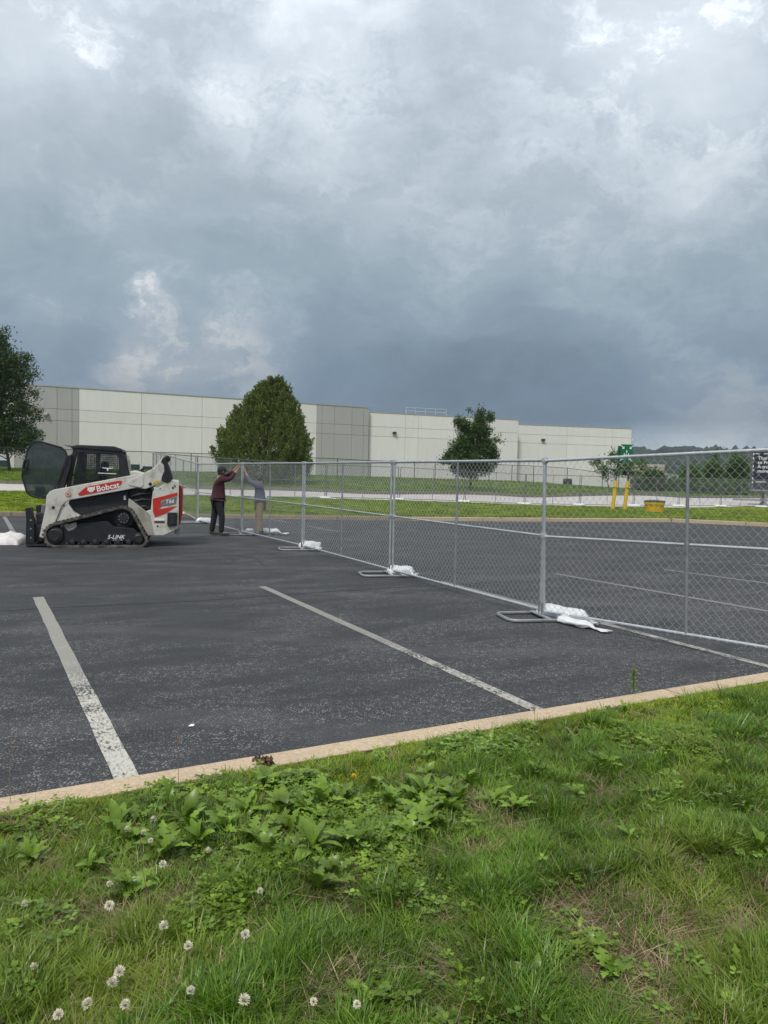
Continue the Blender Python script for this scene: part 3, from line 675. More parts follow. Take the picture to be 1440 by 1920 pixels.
bag(1.90, 8.94, .0, -54, .80, .145, 3, 'long greenish white sandbag lying under the nearest panel by the biggest stand', .12, flat=.55)
bag(2.02, 8.52, 0, -54, .55, .10, 9, 'flattened white sandbag poking out under the bottom rail of the nearest panel', .22, flat=.45)
bag(.13, 12.30, 0, -38, .50, .14, 5, 'rounded white sandbag at the second nearest fence stand', .10)
bag(-1.70, 16.10, 0, -45, .50, .16, 7, 'small plump white sandbag behind the third nearest fence stand', .12)
bag(-3.30, 19.75, 0, -8, .72, .14, 8, 'white sandbag with a tied tail lying behind the man in the slate shirt', .22)
bag(-3.45, 19.9, 0, 165, .22, .11, 18, 'small white sandbag end sticking up left of the man in the slate shirt', .18)
bag(-5.75, 23.5, 0, -30, .55, .15, 12, 'white sandbag on the asphalt left of the man in the maroon jersey', .2)
bag(-7.2, 26.0, 0, 10, .5, .16, 14, 'white sandbag half hidden behind the red rear door of the loader', .2)
bag(-6.2, 19.6, 0, 200, .35, .12, 15, 'small white sandbag tip showing under the rear of the loader', .12)
for i, (x, y, z) in enumerate(FP[2:12]):
    l = ['slim white sandbag on the verge left of the two workers', 'slim white sandbag on the verge in front of the grey wall band', 'white sandbag on the verge left of the near middle post', 'curved white sandbag on the verge below the maple by the road', 'white sandbag on the verge just left of the thick nearest post',
         'white sandbag on the verge left of the yellow bollards', 'white sandbag on the verge right of the yellow bollards', 'white sandbag on the verge right of the yellow tub', 'white sandbag on the verge below the far shrubs, second from the right', 'white sandbag on the verge nearest the dark trailer'][i]
    bag(x-.5, y-.25, T(x, y-.25)+.0, random.uniform(-12, 12), .95, .13, 20+i, l, .2, 'white sandbags along the far fence row')

# black permanent fence beyond the road
BFP = [(-45, 58.5, 1.25), (-36, 59.5, 1.25), (-28, 60.3, 1.22), (-21.2, 61, 1.2), (-15.85, 62, 1.17), (-10, 65, 1.14), (-4.27, 68, 1.1), (-1.36, 71, 1.06), (5, 75.5, 1.1), (11, 80, 1.1), (16.47, 84, 1.1), (20.5, 85.2, .95), (24.69, 86, .53), (29, 88, .2)]
pf = thing('boundary_fence', (-4, 68, 1), 0, 'long black chain-link boundary fence on the bank beyond the road', 'fence')
tot = []
for (a, b) in zip(BFP, BFP[1:]):
    A = Vector(a); B = Vector(b); n = max(1, round((B-A).length/3.05))
    for k in range(n): tot.append(A.lerp(B, k/n))
tot.append(Vector(BFP[-1])); off = Vector((-4, 68, 1))
postm = MB().tube([(0, 0, -.2), (0, 0, 1.86)], .038, 6).mesh('post', M['black_steel'], 'auto')
for p in tot:
    o = link(bpy.data.objects.new('post', postm), pf); o.location = p-off
MB().tube([p-off+Vector((0, 0, 1.85)) for p in tot], .03, 6).build('top_rail', M['black_steel'], pf)
V = []; F = []
for p, q in zip(tot, tot[1:]):
    L = (q-p).length; nn = int(L/.09); d = (q-p)/L
    for s in (0, 1):
        for k in range(-20, nn):
            x0, x1 = k*.09, k*.09+1.8
            za, zb = (0, 1.8) if s == 0 else (1.8, 0)
            c0, c1 = max(0, x0), min(L, x1)
            if c1-c0 < .05: continue
            z0 = za+(zb-za)*(c0-x0)/1.8; z1 = za+(zb-za)*(c1-x0)/1.8
            A = p-off+d*c0+Vector((0, 0, z0)); B = p-off+d*c1+Vector((0, 0, z1)); w = Vector((-.0018, 0, .0018 if s else -.0018)) if s else Vector((.0018, 0, .0018))
            w = Vector((.0028, 0, 0)); b0 = len(V); V += [A-w, A+w, B+w, B-w]; F.append((b0, b0+1, b0+2, b0+3))
o = link(bpy.data.objects.new('mesh_fabric', npmesh('mesh_fabric', [tuple(v) for v in V], F, M['black_steel'])), pf); o['kind'] = 'stuff'
ub = thing('utility_box', (20.4, 84.6, T(20.4, 84.6)+.08), 0, 'small dark utility box on the grass bank in front of the warehouse wall', 'utility box')
MB().box((-.45, -.3, .12), (.45, .3, .75)).build('cabinet', M['black_steel'], ub, bevel=.04); MB().box((-.5, -.35, 0), (.5, .35, .12)).build('plinth', M['kerb_dark'], ub)

# ------------------------------------------------------------------ lettering
def text_mesh(s, size, ext=.002, bold=0, shear=0, align='LEFT'):
    cu = bpy.data.curves.new('lettering', 'FONT'); cu.body = s; cu.size = size; cu.extrude = ext; cu.offset = bold; cu.shear = shear; cu.align_x = align; cu.resolution_u = 3
    o = bpy.data.objects.new('lettering', cu); C.objects.link(o)
    dg = bpy.context.evaluated_depsgraph_get(); dg.update(); me = bpy.data.meshes.new_from_object(o.evaluated_get(dg))
    bpy.data.objects.remove(o); return me
def put_text(s, size, m, parent, loc, rz=0, tilt=0, bold=0, shear=0, align='LEFT', name='lettering'):
    me = text_mesh(s, size, .0015, bold, shear, align); me.materials.clear(); me.materials.append(m)
    o = link(bpy.data.objects.new(name, me), parent); o.location = loc; o.rotation_euler = Euler((R(90), tilt, rz), 'XYZ'); return o

# ------------------------------------------------------------------ compact track loader
ld = thing('track_loader', (-6.08, 16.26, 0), R(15), 'white, black and red compact track loader with its cab door swung open', 'track loader')
ld.scale = (.965, 1, 1)
def q(cx, cy): return ((cx-720)/366.4, (945-cy)/366.4)
def Q(*p): return [q(*a) for a in p]
# tracks
belt_out = Q((338, 850), (345, 812), (372, 782), (420, 760), (860, 643), (905, 634), (945, 640), (978, 662), (1000, 695), (1094, 872), (1096, 905), (1078, 932), (1045, 945), (405, 945), (372, 930), (350, 900))
def inset(poly, d):
    n = len(poly); out = []
    for i in range(n):
        a = Vector(poly[i-1]); b = Vector(poly[i]); c = Vector(poly[(i+1) % n])
        e1 = (b-a).normalized(); e2 = (c-b).normalized(); n1 = Vector((e1.y, -e1.x)); n2 = Vector((e2.y, -e2.x)); k = (n1+n2).normalized()
        out.append(tuple(b+k*d/max(.5, k.dot(n1))))
    return out
cx0 = sum(p[0] for p in belt_out)/len(belt_out)
bi = inset(belt_out, .05)
if abs(max(p[0] for p in bi)-min(p[0] for p in bi)) > abs(max(p[0] for p in belt_out)-min(p[0] for p in belt_out)): bi = inset(belt_out, -.05); SG = -1
else: SG = 1
def track(y0, y1, near):
    tr = link(bpy.data.objects.new('track', MB().ring(belt_out, bi, y0, y1).mesh('track', M['rubber'], 'auto', bevel=.006)), ld)
    lug = MB(); P = [Vector(p) for p in belt_out]; per = 0
    segs = [(P[i], P[(i+1) % len(P)]) for i in range(len(P))]; tot = sum((b-a).length for a, b in segs); step = .086; s = 0
    for a, b in segs:
        L = (b-a).length; d = (b-a)/L; nn = Vector((d.y, -d.x))*(-SG)
        while s < L:
            c = a+d*s; w = .022
            q4 = [c-d*w-nn*.004, c+d*w-nn*.004, c+d*w*.8+nn*.020, c-d*w*.8+nn*.020]
            lug.prism([tuple(v) for v in q4], y0+.01, y1-.01); s += step
        s -= L
    o = lug.build('tread_lugs', M['rubber'], tr); o.location.z = 0
    # track frame and wheels
    ym = (y0+y1)/2; yf = y0+.07 if near else y1-.07
    fr = MB().prism(Q((395, 800), (470, 790), (560, 770), (790, 745), (850, 790), (990, 800), (1040, 850), (1040, 895), (960, 905), (420, 905), (385, 880)), y0+.10, y1-.06).build('track_frame', M['blackp'], ld, bevel=.012)
    for (cx, cy, r) in ((412, 852, 68), (1030, 880, 46)): 
        x, z = q(cx, cy); MB().lathe([(r/366.4*.5, y0+.03), (r/366.4*.55, y0+.02), (r/366.4*.94, y0+.05), (r/366.4, y0+.07), (r/366.4, y1-.05), (r/366.4*.5, y1-.03)], (x, 0, z), 22, 'y').build('idler_wheel', M['darkmet'], ld, smooth='auto')
    for cx in (540, 622, 706, 790, 875, 955):
        x, z = q(cx, 905); MB().lathe([(.02, y0+.02), (.05, y0+.03), (.062, y0+.05), (.062, y1-.05), (.03, y1-.03)], (x, 0, z), 14, 'y').build('track_roller', M['darkmet'], ld, smooth='auto')
    x, z = q(915, 722); sp = MB(); pr = []
    for k in range(26):
        a = 2*math.pi*k/26; r = .225 if k % 2 else .185; pr.append((x+r*math.cos(a), z+r*math.sin(a)))
    sp.prism(pr, ym-.05, ym+.05).lathe([(.05, y0+.06), (.12, y0+.07), (.13, y0+.11), (.13, ym)], (x, 0, z), 18, 'y')
    so = sp.build('drive_sprocket', M['darkmet'], ld)
    bo = MB()
    for k in range(9):
        a = 2*math.pi*k/9; bo.lathe([(.011, y0+.055), (.011, y0+.075)], (x+.095*math.cos(a), 0, z+.095*math.sin(a)), 6, 'y')
    bo.build('hub_bolts', M['galv_dark'], so)
    bl = MB()
    for k in range(19):
        xx, zz = q(500+k*29, 913); bl.lathe([(.008, y0+.085), (.008, y0+.102)], (xx, 0, zz), 6, 'y')
    bl.build('frame_bolts', M['galv'], fr)
track(-.89, -.47, True); track(.47, .89, False)
# mud plate on the frame
MB().prism(Q((478, 775), (500, 765), (520, 772), (545, 760), (568, 757), (570, 790), (545, 812), (510, 822), (490, 800)), -.80, -.79).build('mud_patch', M['cream_dirty'], ld)
put_text('5-LINK', .115, M['whitep'], ld, (*[q(795, 880)[0]], -.812, q(795, 880)[1]), bold=.0012, shear=.3)
put_text('SUSPENSION', .034, M['whitep'], ld, (q(835, 893)[0], -.812, q(835, 893)[1]), shear=.3)
MB().prism(Q((780, 840), (1000, 840), (1000, 895), (780, 895)), -.81, -.78).build('frame_cover', M['blackp'], ld, bevel=.004)
# chassis
MB().prism(Q((440, 830), (500, 600), (560, 500), (1120, 500), (1140, 850)), -.46, .46).build('chassis', M['blackp'], ld, bevel=.02)
MB().prism(Q((505, 618), (545, 590), (940, 515), (945, 640), (870, 640), (600, 712), (540, 672)), -.60, -.46).build('lower_side_cover', M['blackp'], ld, bevel=.012)
MB().prism(Q((520, 640), (930, 625), (935, 630), (600, 705)), -.61, -.595).build('side_step', M['darkmet'], ld)
for s in (-1, 1):
    y0, y1 = (-.70, -.46) if s < 0 else (.46, .70)
    MB().prism(Q((425, 770), (440, 690), (470, 640), (505, 618), (545, 680), (600, 712)), y0, y1).build('front_fender', M['cream'], ld, bevel=.012)
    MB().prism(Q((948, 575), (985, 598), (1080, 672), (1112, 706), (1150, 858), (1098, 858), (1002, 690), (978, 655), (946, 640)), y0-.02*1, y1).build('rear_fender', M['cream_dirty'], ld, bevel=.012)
    rpn = MB().prism(Q((1126, 560), (1132, 520), (1150, 500), (1265, 436), (1290, 430), (1332, 440), (1332, 802), (1215, 857), (1148, 857), (1112, 706), (1080, 672), (1118, 660)), y0-.04 if s < 0 else y0, y1 if s < 0 else y1+.04).build('rear_upright', M['cream'], ld, bevel=.014)
    ya = -.745 if s < 0 else .743
    dp = .003
    MB().prism(Q((1132, 575), (1320, 523), (1320, 548), (1195, 588), (1195, 640), (1170, 655), (1318, 628), (1240, 682), (1150, 717), (1134, 672)), ya-dp, ya+dp).build('red_decal', M['redp'], ld)
    MB().prism(Q((1200, 594), (1316, 556), (1312, 612), (1196, 634)), ya-dp*.8, ya+dp*.8).build('grey_decal', M['greyp'], ld)
put_text('T66', .115, M['whitep'], ld, (q(1228, 612)[0], -.752, q(1228, 612)[1]), tilt=-.12, bold=.0012, shear=.3)
MB().prism(Q((1145, 724), (1225, 724), (1225, 742), (1145, 742)), -.744, -.738).build('data_plate', M['whitep'], ld)
MB().prism(Q((1145, 745), (1225, 745), (1225, 762), (1145, 762)), -.744, -.738).build('warning_plate', mat('brown_plate', (.10, .05, .03)), ld)
MB().prism(Q((1245, 685), (1255, 678), (1318, 678), (1320, 690), (1320, 780), (1250, 786), (1243, 770)), -.80, -.73).build('tail_light_guard', M['blackp'], ld, bevel=.012)
MB().prism(Q((1262, 700), (1306, 700), (1306, 770), (1262, 770)), -.812, -.79).build('light_lens', M['window'], ld, bevel=.006)
for cx, cy, r in ((1188, 496, .012), (1170, 785, .02), (1300, 475, .02), (1285, 488, .022)):
    x, z = q(cx, cy); MB().lathe([(r, -.745), (r*.9, -.752)], (x, 0, z), 10, 'y').build('bolt_hole', M['blackp'], ld)
# engine bay seen between the uprights
MB().box((q(960, 0)[0], -.55, q(0, 660)[1]), (q(1125, 0)[0], .55, q(0, 500)[1])).build('engine_bay', M['darkmet'], ld, bevel=.02)
for k, (a, b, c, d, r) in enumerate(((965, 560, 1110, 540, .03), (980, 600, 1115, 585, .022), (960, 585, 1060, 650, .018), (1000, 525, 1080, 620, .014), (1030, 640, 1110, 650, .03))):
    xa, za = q(a, b); xb, zb = q(c, d); MB().tube([(xa, -.60, za), ((xa+xb)/2, -.64, (za+zb)/2+.03), (xb, -.60, zb)], r, 8).build('hydraulic_hose', M['blackp'], ld, smooth='auto')
MB().box((q(910, 0)[0], -.615, q(0, 588)[1]), (q(925, 0)[0], -.60, q(0, 555)[1])).build('white_tag', M['whitep'], ld)
# tailgate
MB().prism(Q((1332, 468), (1346, 470), (1358, 488), (1362, 530), (1362, 690), (1350, 752), (1332, 792)), -.60, .60).build('tailgate', M['redp'], ld, bevel=.025, seg=3)
MB().prism(Q((1330, 470), (1337, 470), (1337, 800), (1330, 800)), -.66, .66).build('tailgate_seal', M['blackp'], ld)
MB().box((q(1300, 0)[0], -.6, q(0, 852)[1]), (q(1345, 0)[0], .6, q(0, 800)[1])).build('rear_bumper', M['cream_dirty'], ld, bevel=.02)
MB().prism(Q((930, 400), (940, 372), (985, 362), (1060, 382), (1130, 345), (1150, 420), (1000, 470), (930, 470)), -.40, .40).build('rear_hood', M['cream'], ld, bevel=.03)
MB().prism(Q((1018, 362), (1062, 326), (1052, 376)), -.28, -.24).build('hood_fin', M['blackp'], ld)
# lift arms
arm = Q((348, 590), (352, 560), (372, 532), (405, 516), (940, 404), (1060, 382), (1130, 344), (1172, 300), (1200, 262), (1222, 256), (1236, 285), (1222, 360), (1200, 430), (1180, 462), (1075, 502), (1010, 492), (940, 508), (530, 590), (488, 606), (458, 642), (440, 690), (410, 768), (372, 778), (345, 808), (330, 880), (300, 868), (322, 760), (345, 650))
for s in (-1, 1):
    y0, y1 = (-.74, -.58) if s < 0 else (.58, .74)
    a_ = MB().prism(arm, y0, y1).build('lift_arm', M['cream'], ld, bevel=.018, seg=3)
    ya = y0-.003 if s < 0 else y1+.003
    MB().prism(Q((576, 546), (636, 492), (880, 440), (902, 443), (898, 462), (860, 502), (590, 560)), ya-.003, ya+.003).build('red_decal', M['redp'], a_)
    MB().prism(Q((940, 455), (960, 436), (1040, 396), (1056, 400), (1062, 470), (1048, 488), (1010, 486), (950, 476)), ya-.012, ya+.012).build('pivot_plate', M['cream'], a_, bevel=.010)
    lk = MB().prism(Q((1192, 290), (1205, 262), (1230, 243), (1256, 246), (1258, 268), (1238, 292), (1252, 330), (1282, 420), (1268, 438), (1235, 452), (1196, 438), (1200, 400), (1218, 360), (1214, 312)), y0-.02, y1+.02).build('rear_link', M['blackp'], ld, bevel=.012)
    x, z = q(1240, 256); MB().lathe([(.03, y0-.05), (.045, y0-.045), (.045, y1+.045), (.03, y1+.05)], (x, 0, z), 12, 'y').build('link_pin', M['darkmet'], ld, smooth='auto')
    x, z = q(400, 648); MB().lathe([(.03, y0-.012), (.03, y1+.012)], (x, 0, z), 14, 'y').build('arm_pin', M['blackp'], ld, smooth='auto')
    x, z = q(322, 848); MB().lathe([(.012, y0-.01), (.012, y1+.01)], (x, 0, z), 10, 'y').build('arm_pin', M['blackp'], ld)
    MB().prism(Q((1130, 447), (1176, 432), (1180, 446), (1172, 456), (1134, 472)), ya-.004, ya+.004).build('yellow_decal', M['yellowd'], a_)
    x, z = q(1112, 462); MB().lathe([(.035, y0-.012), (.035, y1+.012)], (x, 0, z), 14, 'y').build('arm_pin', M['blackp'], ld, smooth='auto')
    x0, z0 = q(470, 770); x1, z1 = q(1000, 560)
    ym = (y0+y1)/2
    MB().tube([(q(955, 620)[0], ym*.85, q(955, 620)[1]), (q(1130, 470)[0], ym*.85, q(1130, 470)[1])], .04, 10).build('lift_cylinder', M['blackp'], ld, smooth='auto')
put_text('Bobcat', .168, M['whitep'], ld, (q(715, 527)[0], -.749, q(715, 527)[1]), tilt=-.21, bold=.0028)
# round safety sticker and the cat-head emblem
x, z = q(507, 549); MB().lathe([(.058, -.744), (.058, -.748)], (x, 0, z), 22, 'y').build('round_sticker', mat('red_sticker', (.5, .10, .07)), ld)
MB().lathe([(.047, -.748), (.047, -.750)], (x, 0, z), 22, 'y').build('sticker_disc', M['cream'], ld)
MB().prism([(x-.028, z+.0), (x-.018, z+.026), (x, z+.016), (x+.018, z+.026), (x+.028, z), (x+.014, z-.012), (x-.014, z-.012)], -.752, -.749).build('sticker_mark', M['redp'], ld)
MB().box((x-.03, -.752, z-.034), (x+.03, -.749, z-.024)).build('sticker_mark', M['redp'], ld)
x, z = q(673, 512)
cat = [(-.075, .062), (-.050, .040), (-.020, .048), (.020, .055), (.048, .052), (.078, .080), (.070, .030), (.078, -.005), (.050, -.012), (.035, -.040), (.012, -.052), (-.018, -.056), (-.040, -.040), (-.052, -.018), (-.078, -.020), (-.066, .020)]
MB().prism([(x+a, z+b) for a, b in cat], -.752, -.749).build('cat_head_emblem', M['whitep'], ld)
for a, b, w in ((-.028, .008, .016), (.030, .016, .016), (.002, -.030, .014)):
    MB().prism([(x+a-w, z+b), (x+a, z+b+.008), (x+a+w, z+b+.002), (x+a, z+b-.010)], -.754, -.7515).build('emblem_mark', M['redp'], ld)
# cab
co = Q((478, 505), (500, 360), (532, 200), (560, 182), (830, 186), (885, 204), (912, 250), (942, 405), (942, 470), (800, 480))
ci = Q((516, 482), (530, 380), (556, 258), (582, 236), (815, 240), (852, 246), (866, 270), (874, 380), (874, 398), (780, 440))
for y0, y1 in ((-.50, -.44), (.44, .50)):
    MB().ring(co, ci, y0, y1).build('cab_side_frame', M['blackp'], ld, bevel=.010)
    yg = y0+.02 if y0 < 0 else y1-.02
    MB().prism(ci, yg-.004, yg+.004).build('side_window', M['glass_clear'], ld)
MB().prism(Q((505, 190), (560, 176), (835, 180), (890, 198), (905, 222), (890, 224), (560, 205), (530, 215)), -.52, .52).build('cab_roof', M['blackp'], ld, bevel=.02)
MB().prism(Q((458, 180), (470, 174), (540, 178), (540, 190), (480, 190)), -.45, .45).build('roof_visor', M['greym'], ld, bevel=.01)
MB().prism(Q((905, 240), (925, 245), (950, 400), (938, 470), (925, 470)), -.44, .44).build('rear_window', M['glass'], ld)
MB().prism(Q((700, 236), (730, 236), (722, 480), (690, 480)), -.47, -.44).build('window_divider', M['blackp'], ld)
MB().prism(Q((520, 398), (872, 398), (872, 408), (518, 412)), -.478, -.45).build('window_rail', M['blackp'], ld)
MB().prism(Q((712, 384), (850, 388), (850, 393), (712, 389)), -.487, -.484).build('window_latch_line', M['whitep'], ld)
gm = MB()
for k in range(18): xx, _ = q(590+k*16, 0); gm.box((xx-.004, .40, q(0, 470)[1]), (xx+.004, .41, q(0, 242)[1]))
for k in range(15): _, zz = q(0, 246+k*16); gm.box((q(585, 0)[0], .395, zz-.004), (q(868, 0)[0], .40, zz+.004))
gm.build('side_guard_grille', M['blackp'], ld)
gm = MB()
for k in range(10): xx, _ = q(606+k*11, 0); gm.box((xx-.004, -.40, q(0, 470)[1]), (xx+.004, -.39, q(0, 242)[1]))
for k in range(14): _, zz = q(0, 250+k*16); gm.box((q(600, 0)[0], -.41, zz-.004), (q(712, 0)[0], -.40, zz+.004))
gm.build('side_guard_grille', M['blackp'], ld)
MB().prism(Q((516, 500), (530, 380), (556, 250), (592, 240), (580, 500)), .36, .38).build('added_interior_shade', M['blackp'], ld)  # black sheet added so the cab interior looks shaded
seat = MB().prism(Q((600, 500), (610, 440), (700, 430), (730, 300), (760, 290), (775, 320), (760, 500)), -.25, .25).build('seat', M['blackp'], ld, bevel=.03)
# longhorn mark on the window
x, z = q(785, 352); h = .0
lh = [(-.115, .032), (-.108, .012), (-.060, .0), (-.030, .006), (-.018, -.010), (-.010, -.040), (.0, -.055), (.010, -.040), (.018, -.010), (.030, .006), (.060, .0), (.108, .012), (.115, .032), (.100, .022), (.060, .018), (.030, .024), (.012, .012), (-.012, .012), (-.030, .024), (-.060, .018), (-.100, .022)]
MB().prism([(x+a, z+b) for a, b in lh], -.489, -.486).build('horned_skull_sticker', M['whitep'], ld)
for cx in (668, 755):
    x, z = q(cx, 210); MB().lathe([(.008, -.50), (.008, -.506)], (x, 0, z), 8, 'y').build('roof_bolt', M['galv'], ld)
# open door, swung out towards the viewer
dr = link(bpy.data.objects.new('open_door', None), ld)
do = Q((215, 205), (240, 168), (262, 156), (300, 156), (455, 196), (486, 225), (500, 262), (478, 330), (398, 560), (376, 588), (290, 586), (222, 566), (200, 540), (168, 430), (170, 395), (205, 230))
dn = inset(do, .030*SG if False else .030)
if max(p[0] for p in dn)-min(p[0] for p in dn) > max(p[0] for p in do)-min(p[0] for p in do): dn = inset(do, -.030)
MB().ring(do, dn, -.66, -.62).build('door_frame', M['blackp'], dr, bevel=.008)
MB().prism(dn, -.645, -.637).build('door_glass', M['glass'], dr)
MB().ring(Q((188, 300), (220, 294), (222, 320), (205, 385), (182, 392), (176, 350)), Q((195, 312), (212, 308), (212, 322), (200, 370), (190, 374), (187, 345)), -.70, -.63).build('door_handle', M['blackp'], dr, bevel=.006)
MB().prism(Q((265, 500), (330, 500), (336, 560), (262, 575)), -.62, -.56).build('wiper_motor', M['blackp'], dr, bevel=.015)
MB().tube([(*[q(300, 505)[0]], -.60, q(300, 505)[1]), (q(420, 400)[0], -.60, q(420, 400)[1])], .007, 6).build('wiper_arm', M['blackp'], dr)
MB().prism(Q((500, 262), (524, 250), (520, 330), (470, 500), (410, 560), (400, 555), (478, 330)), -.63, -.40).build('door_jamb', M['blackp'], ld, bevel=.01)
for cy in (330, 420): x, z = q(495-(cy-330)*.2, cy); MB().box((x-.03, -.63, z-.03), (x+.03, -.58, z+.03)).build('door_hinge', M['darkmet'], ld, bevel=.006)
x, z = q(345, 580); MB().tube([(x-.04, -.72, z-.02), (x-.06, -.72, z+.05), (x+.01, -.72, z+.06), (x+.02, -.72, z-.0)], .012, 6).build('work_light_bracket', M['blackp'], ld)
# quick-attach plate and bucket back
for y0, y1 in ((-.70, -.45), (.45, .70)):
    MB().prism(Q((198, 655), (236, 650), (246, 720), (262, 760), (262, 918), (200, 918), (204, 740)), y0, y1).build('attachment_plate', M['blackp'], ld, bevel=.01)
MB().prism(Q((250, 760), (330, 800), (315, 910), (250, 915)), -.60, .60).build('attachment_frame', M['darkmet'], ld, bevel=.02)
MB().prism(Q((262, 700), (300, 690), (330, 720), (322, 780), (270, 770)), -.55, -.40).build('coupler_block', M['darkmet'], ld, bevel=.02)
MB().prism(Q((278, 640), (312, 640), (306, 700), (268, 720)), -.10, .05).build('coupler_lever', M['greym'], ld, bevel=.01)
for a in range(4):
    x, z = q(268+a*16, 712+a*9); MB().tube([(x, -.5+a*.05, z), (x+.05, -.52, z+.05), (x+.11, -.5, z-.02)], .012, 6).build('hydraulic_hose', M['darkmet'], ld, smooth='auto')
for cy in (745, 808, 875): x, z = q(238, cy); MB().lathe([(.014, -.70), (.014, -.712)], (x, 0, z), 8, 'y').build('plate_bolt', M['galv'], ld)
MB().prism(Q((190, 918), (205, 925), (400, 925), (400, 938), (210, 938)), -.72, .72).build('pallet_fork_base', M['darkmet'], ld, bevel=.006)

# white tarp bundle in front of the loader
V = []; F = []; nx, ny = 44, 26
for i in range(nx):
    for j in range(ny):
        s = i/(nx-1)*2-1; t = j/(ny-1)*2-1; x = s*.62; y = t*.42
        e = max(0, 1-abs(s)**4)*max(0, 1-abs(t)**3)
        h = .21*e**.35*(1+.25*noise.noise(Vector((x*3, y*3, 2))))+.045*noise.noise(Vector((x*9, y*14, 5)))*e+.02*abs(noise.noise(Vector((x*22, y*30, 7))))*e
        V.append((x+.03*noise.noise(Vector((x*8, y*8, 1))), y+.04*noise.noise(Vector((x*7, y*9, 3))), max(.006, h)))
for i in range(nx-1):
    for j in range(ny-1): k = i*ny+j; F.append((k, k+ny, k+ny+1, k+1))
o = bpy.data.objects.new('tarp_bundle', npmesh('tarp_bundle', V, F, mat('crumpled_white_tarp', (.72, .69, .66), .5, 0, .1, 8, .5, 40), True)); link(o)
o.location = (-8.18, 15.85, 0); o.rotation_euler = (0, 0, R(8)); tag(o, 'crumpled white tarp bundle on the asphalt left of the loader', 'tarp')

# ------------------------------------------------------------------ people
def skin(name, verts, edges, radii, m, parent, sub=2, root=0, kind=None):
    me = bpy.data.meshes.new(name); me.from_pydata([Vector(v) for v in verts], edges, []); o = bpy.data.objects.new(name, me); C.objects.link(o)
    md = o.modifiers.new('s', 'SKIN'); md.use_smooth_shade = True; md.branch_smoothing = .3
    for i, r in enumerate(radii):
        d = me.skin_vertices[0].data[i]; d.radius = r if isinstance(r, tuple) else (r, r); d.use_root = (i == root)
    s2 = o.modifiers.new('u', 'SUBSURF'); s2.levels = sub; s2.render_levels = sub
    dg = bpy.context.evaluated_depsgraph_get(); dg.update(); me2 = bpy.data.meshes.new_from_object(o.evaluated_get(dg)); bpy.data.objects.remove(o)
    me2.materials.clear(); me2.materials.append(m); me2.polygons.foreach_set('use_smooth', [True]*len(me2.polygons))
    ob = bpy.data.objects.new(name, me2); link(ob, parent); return ob
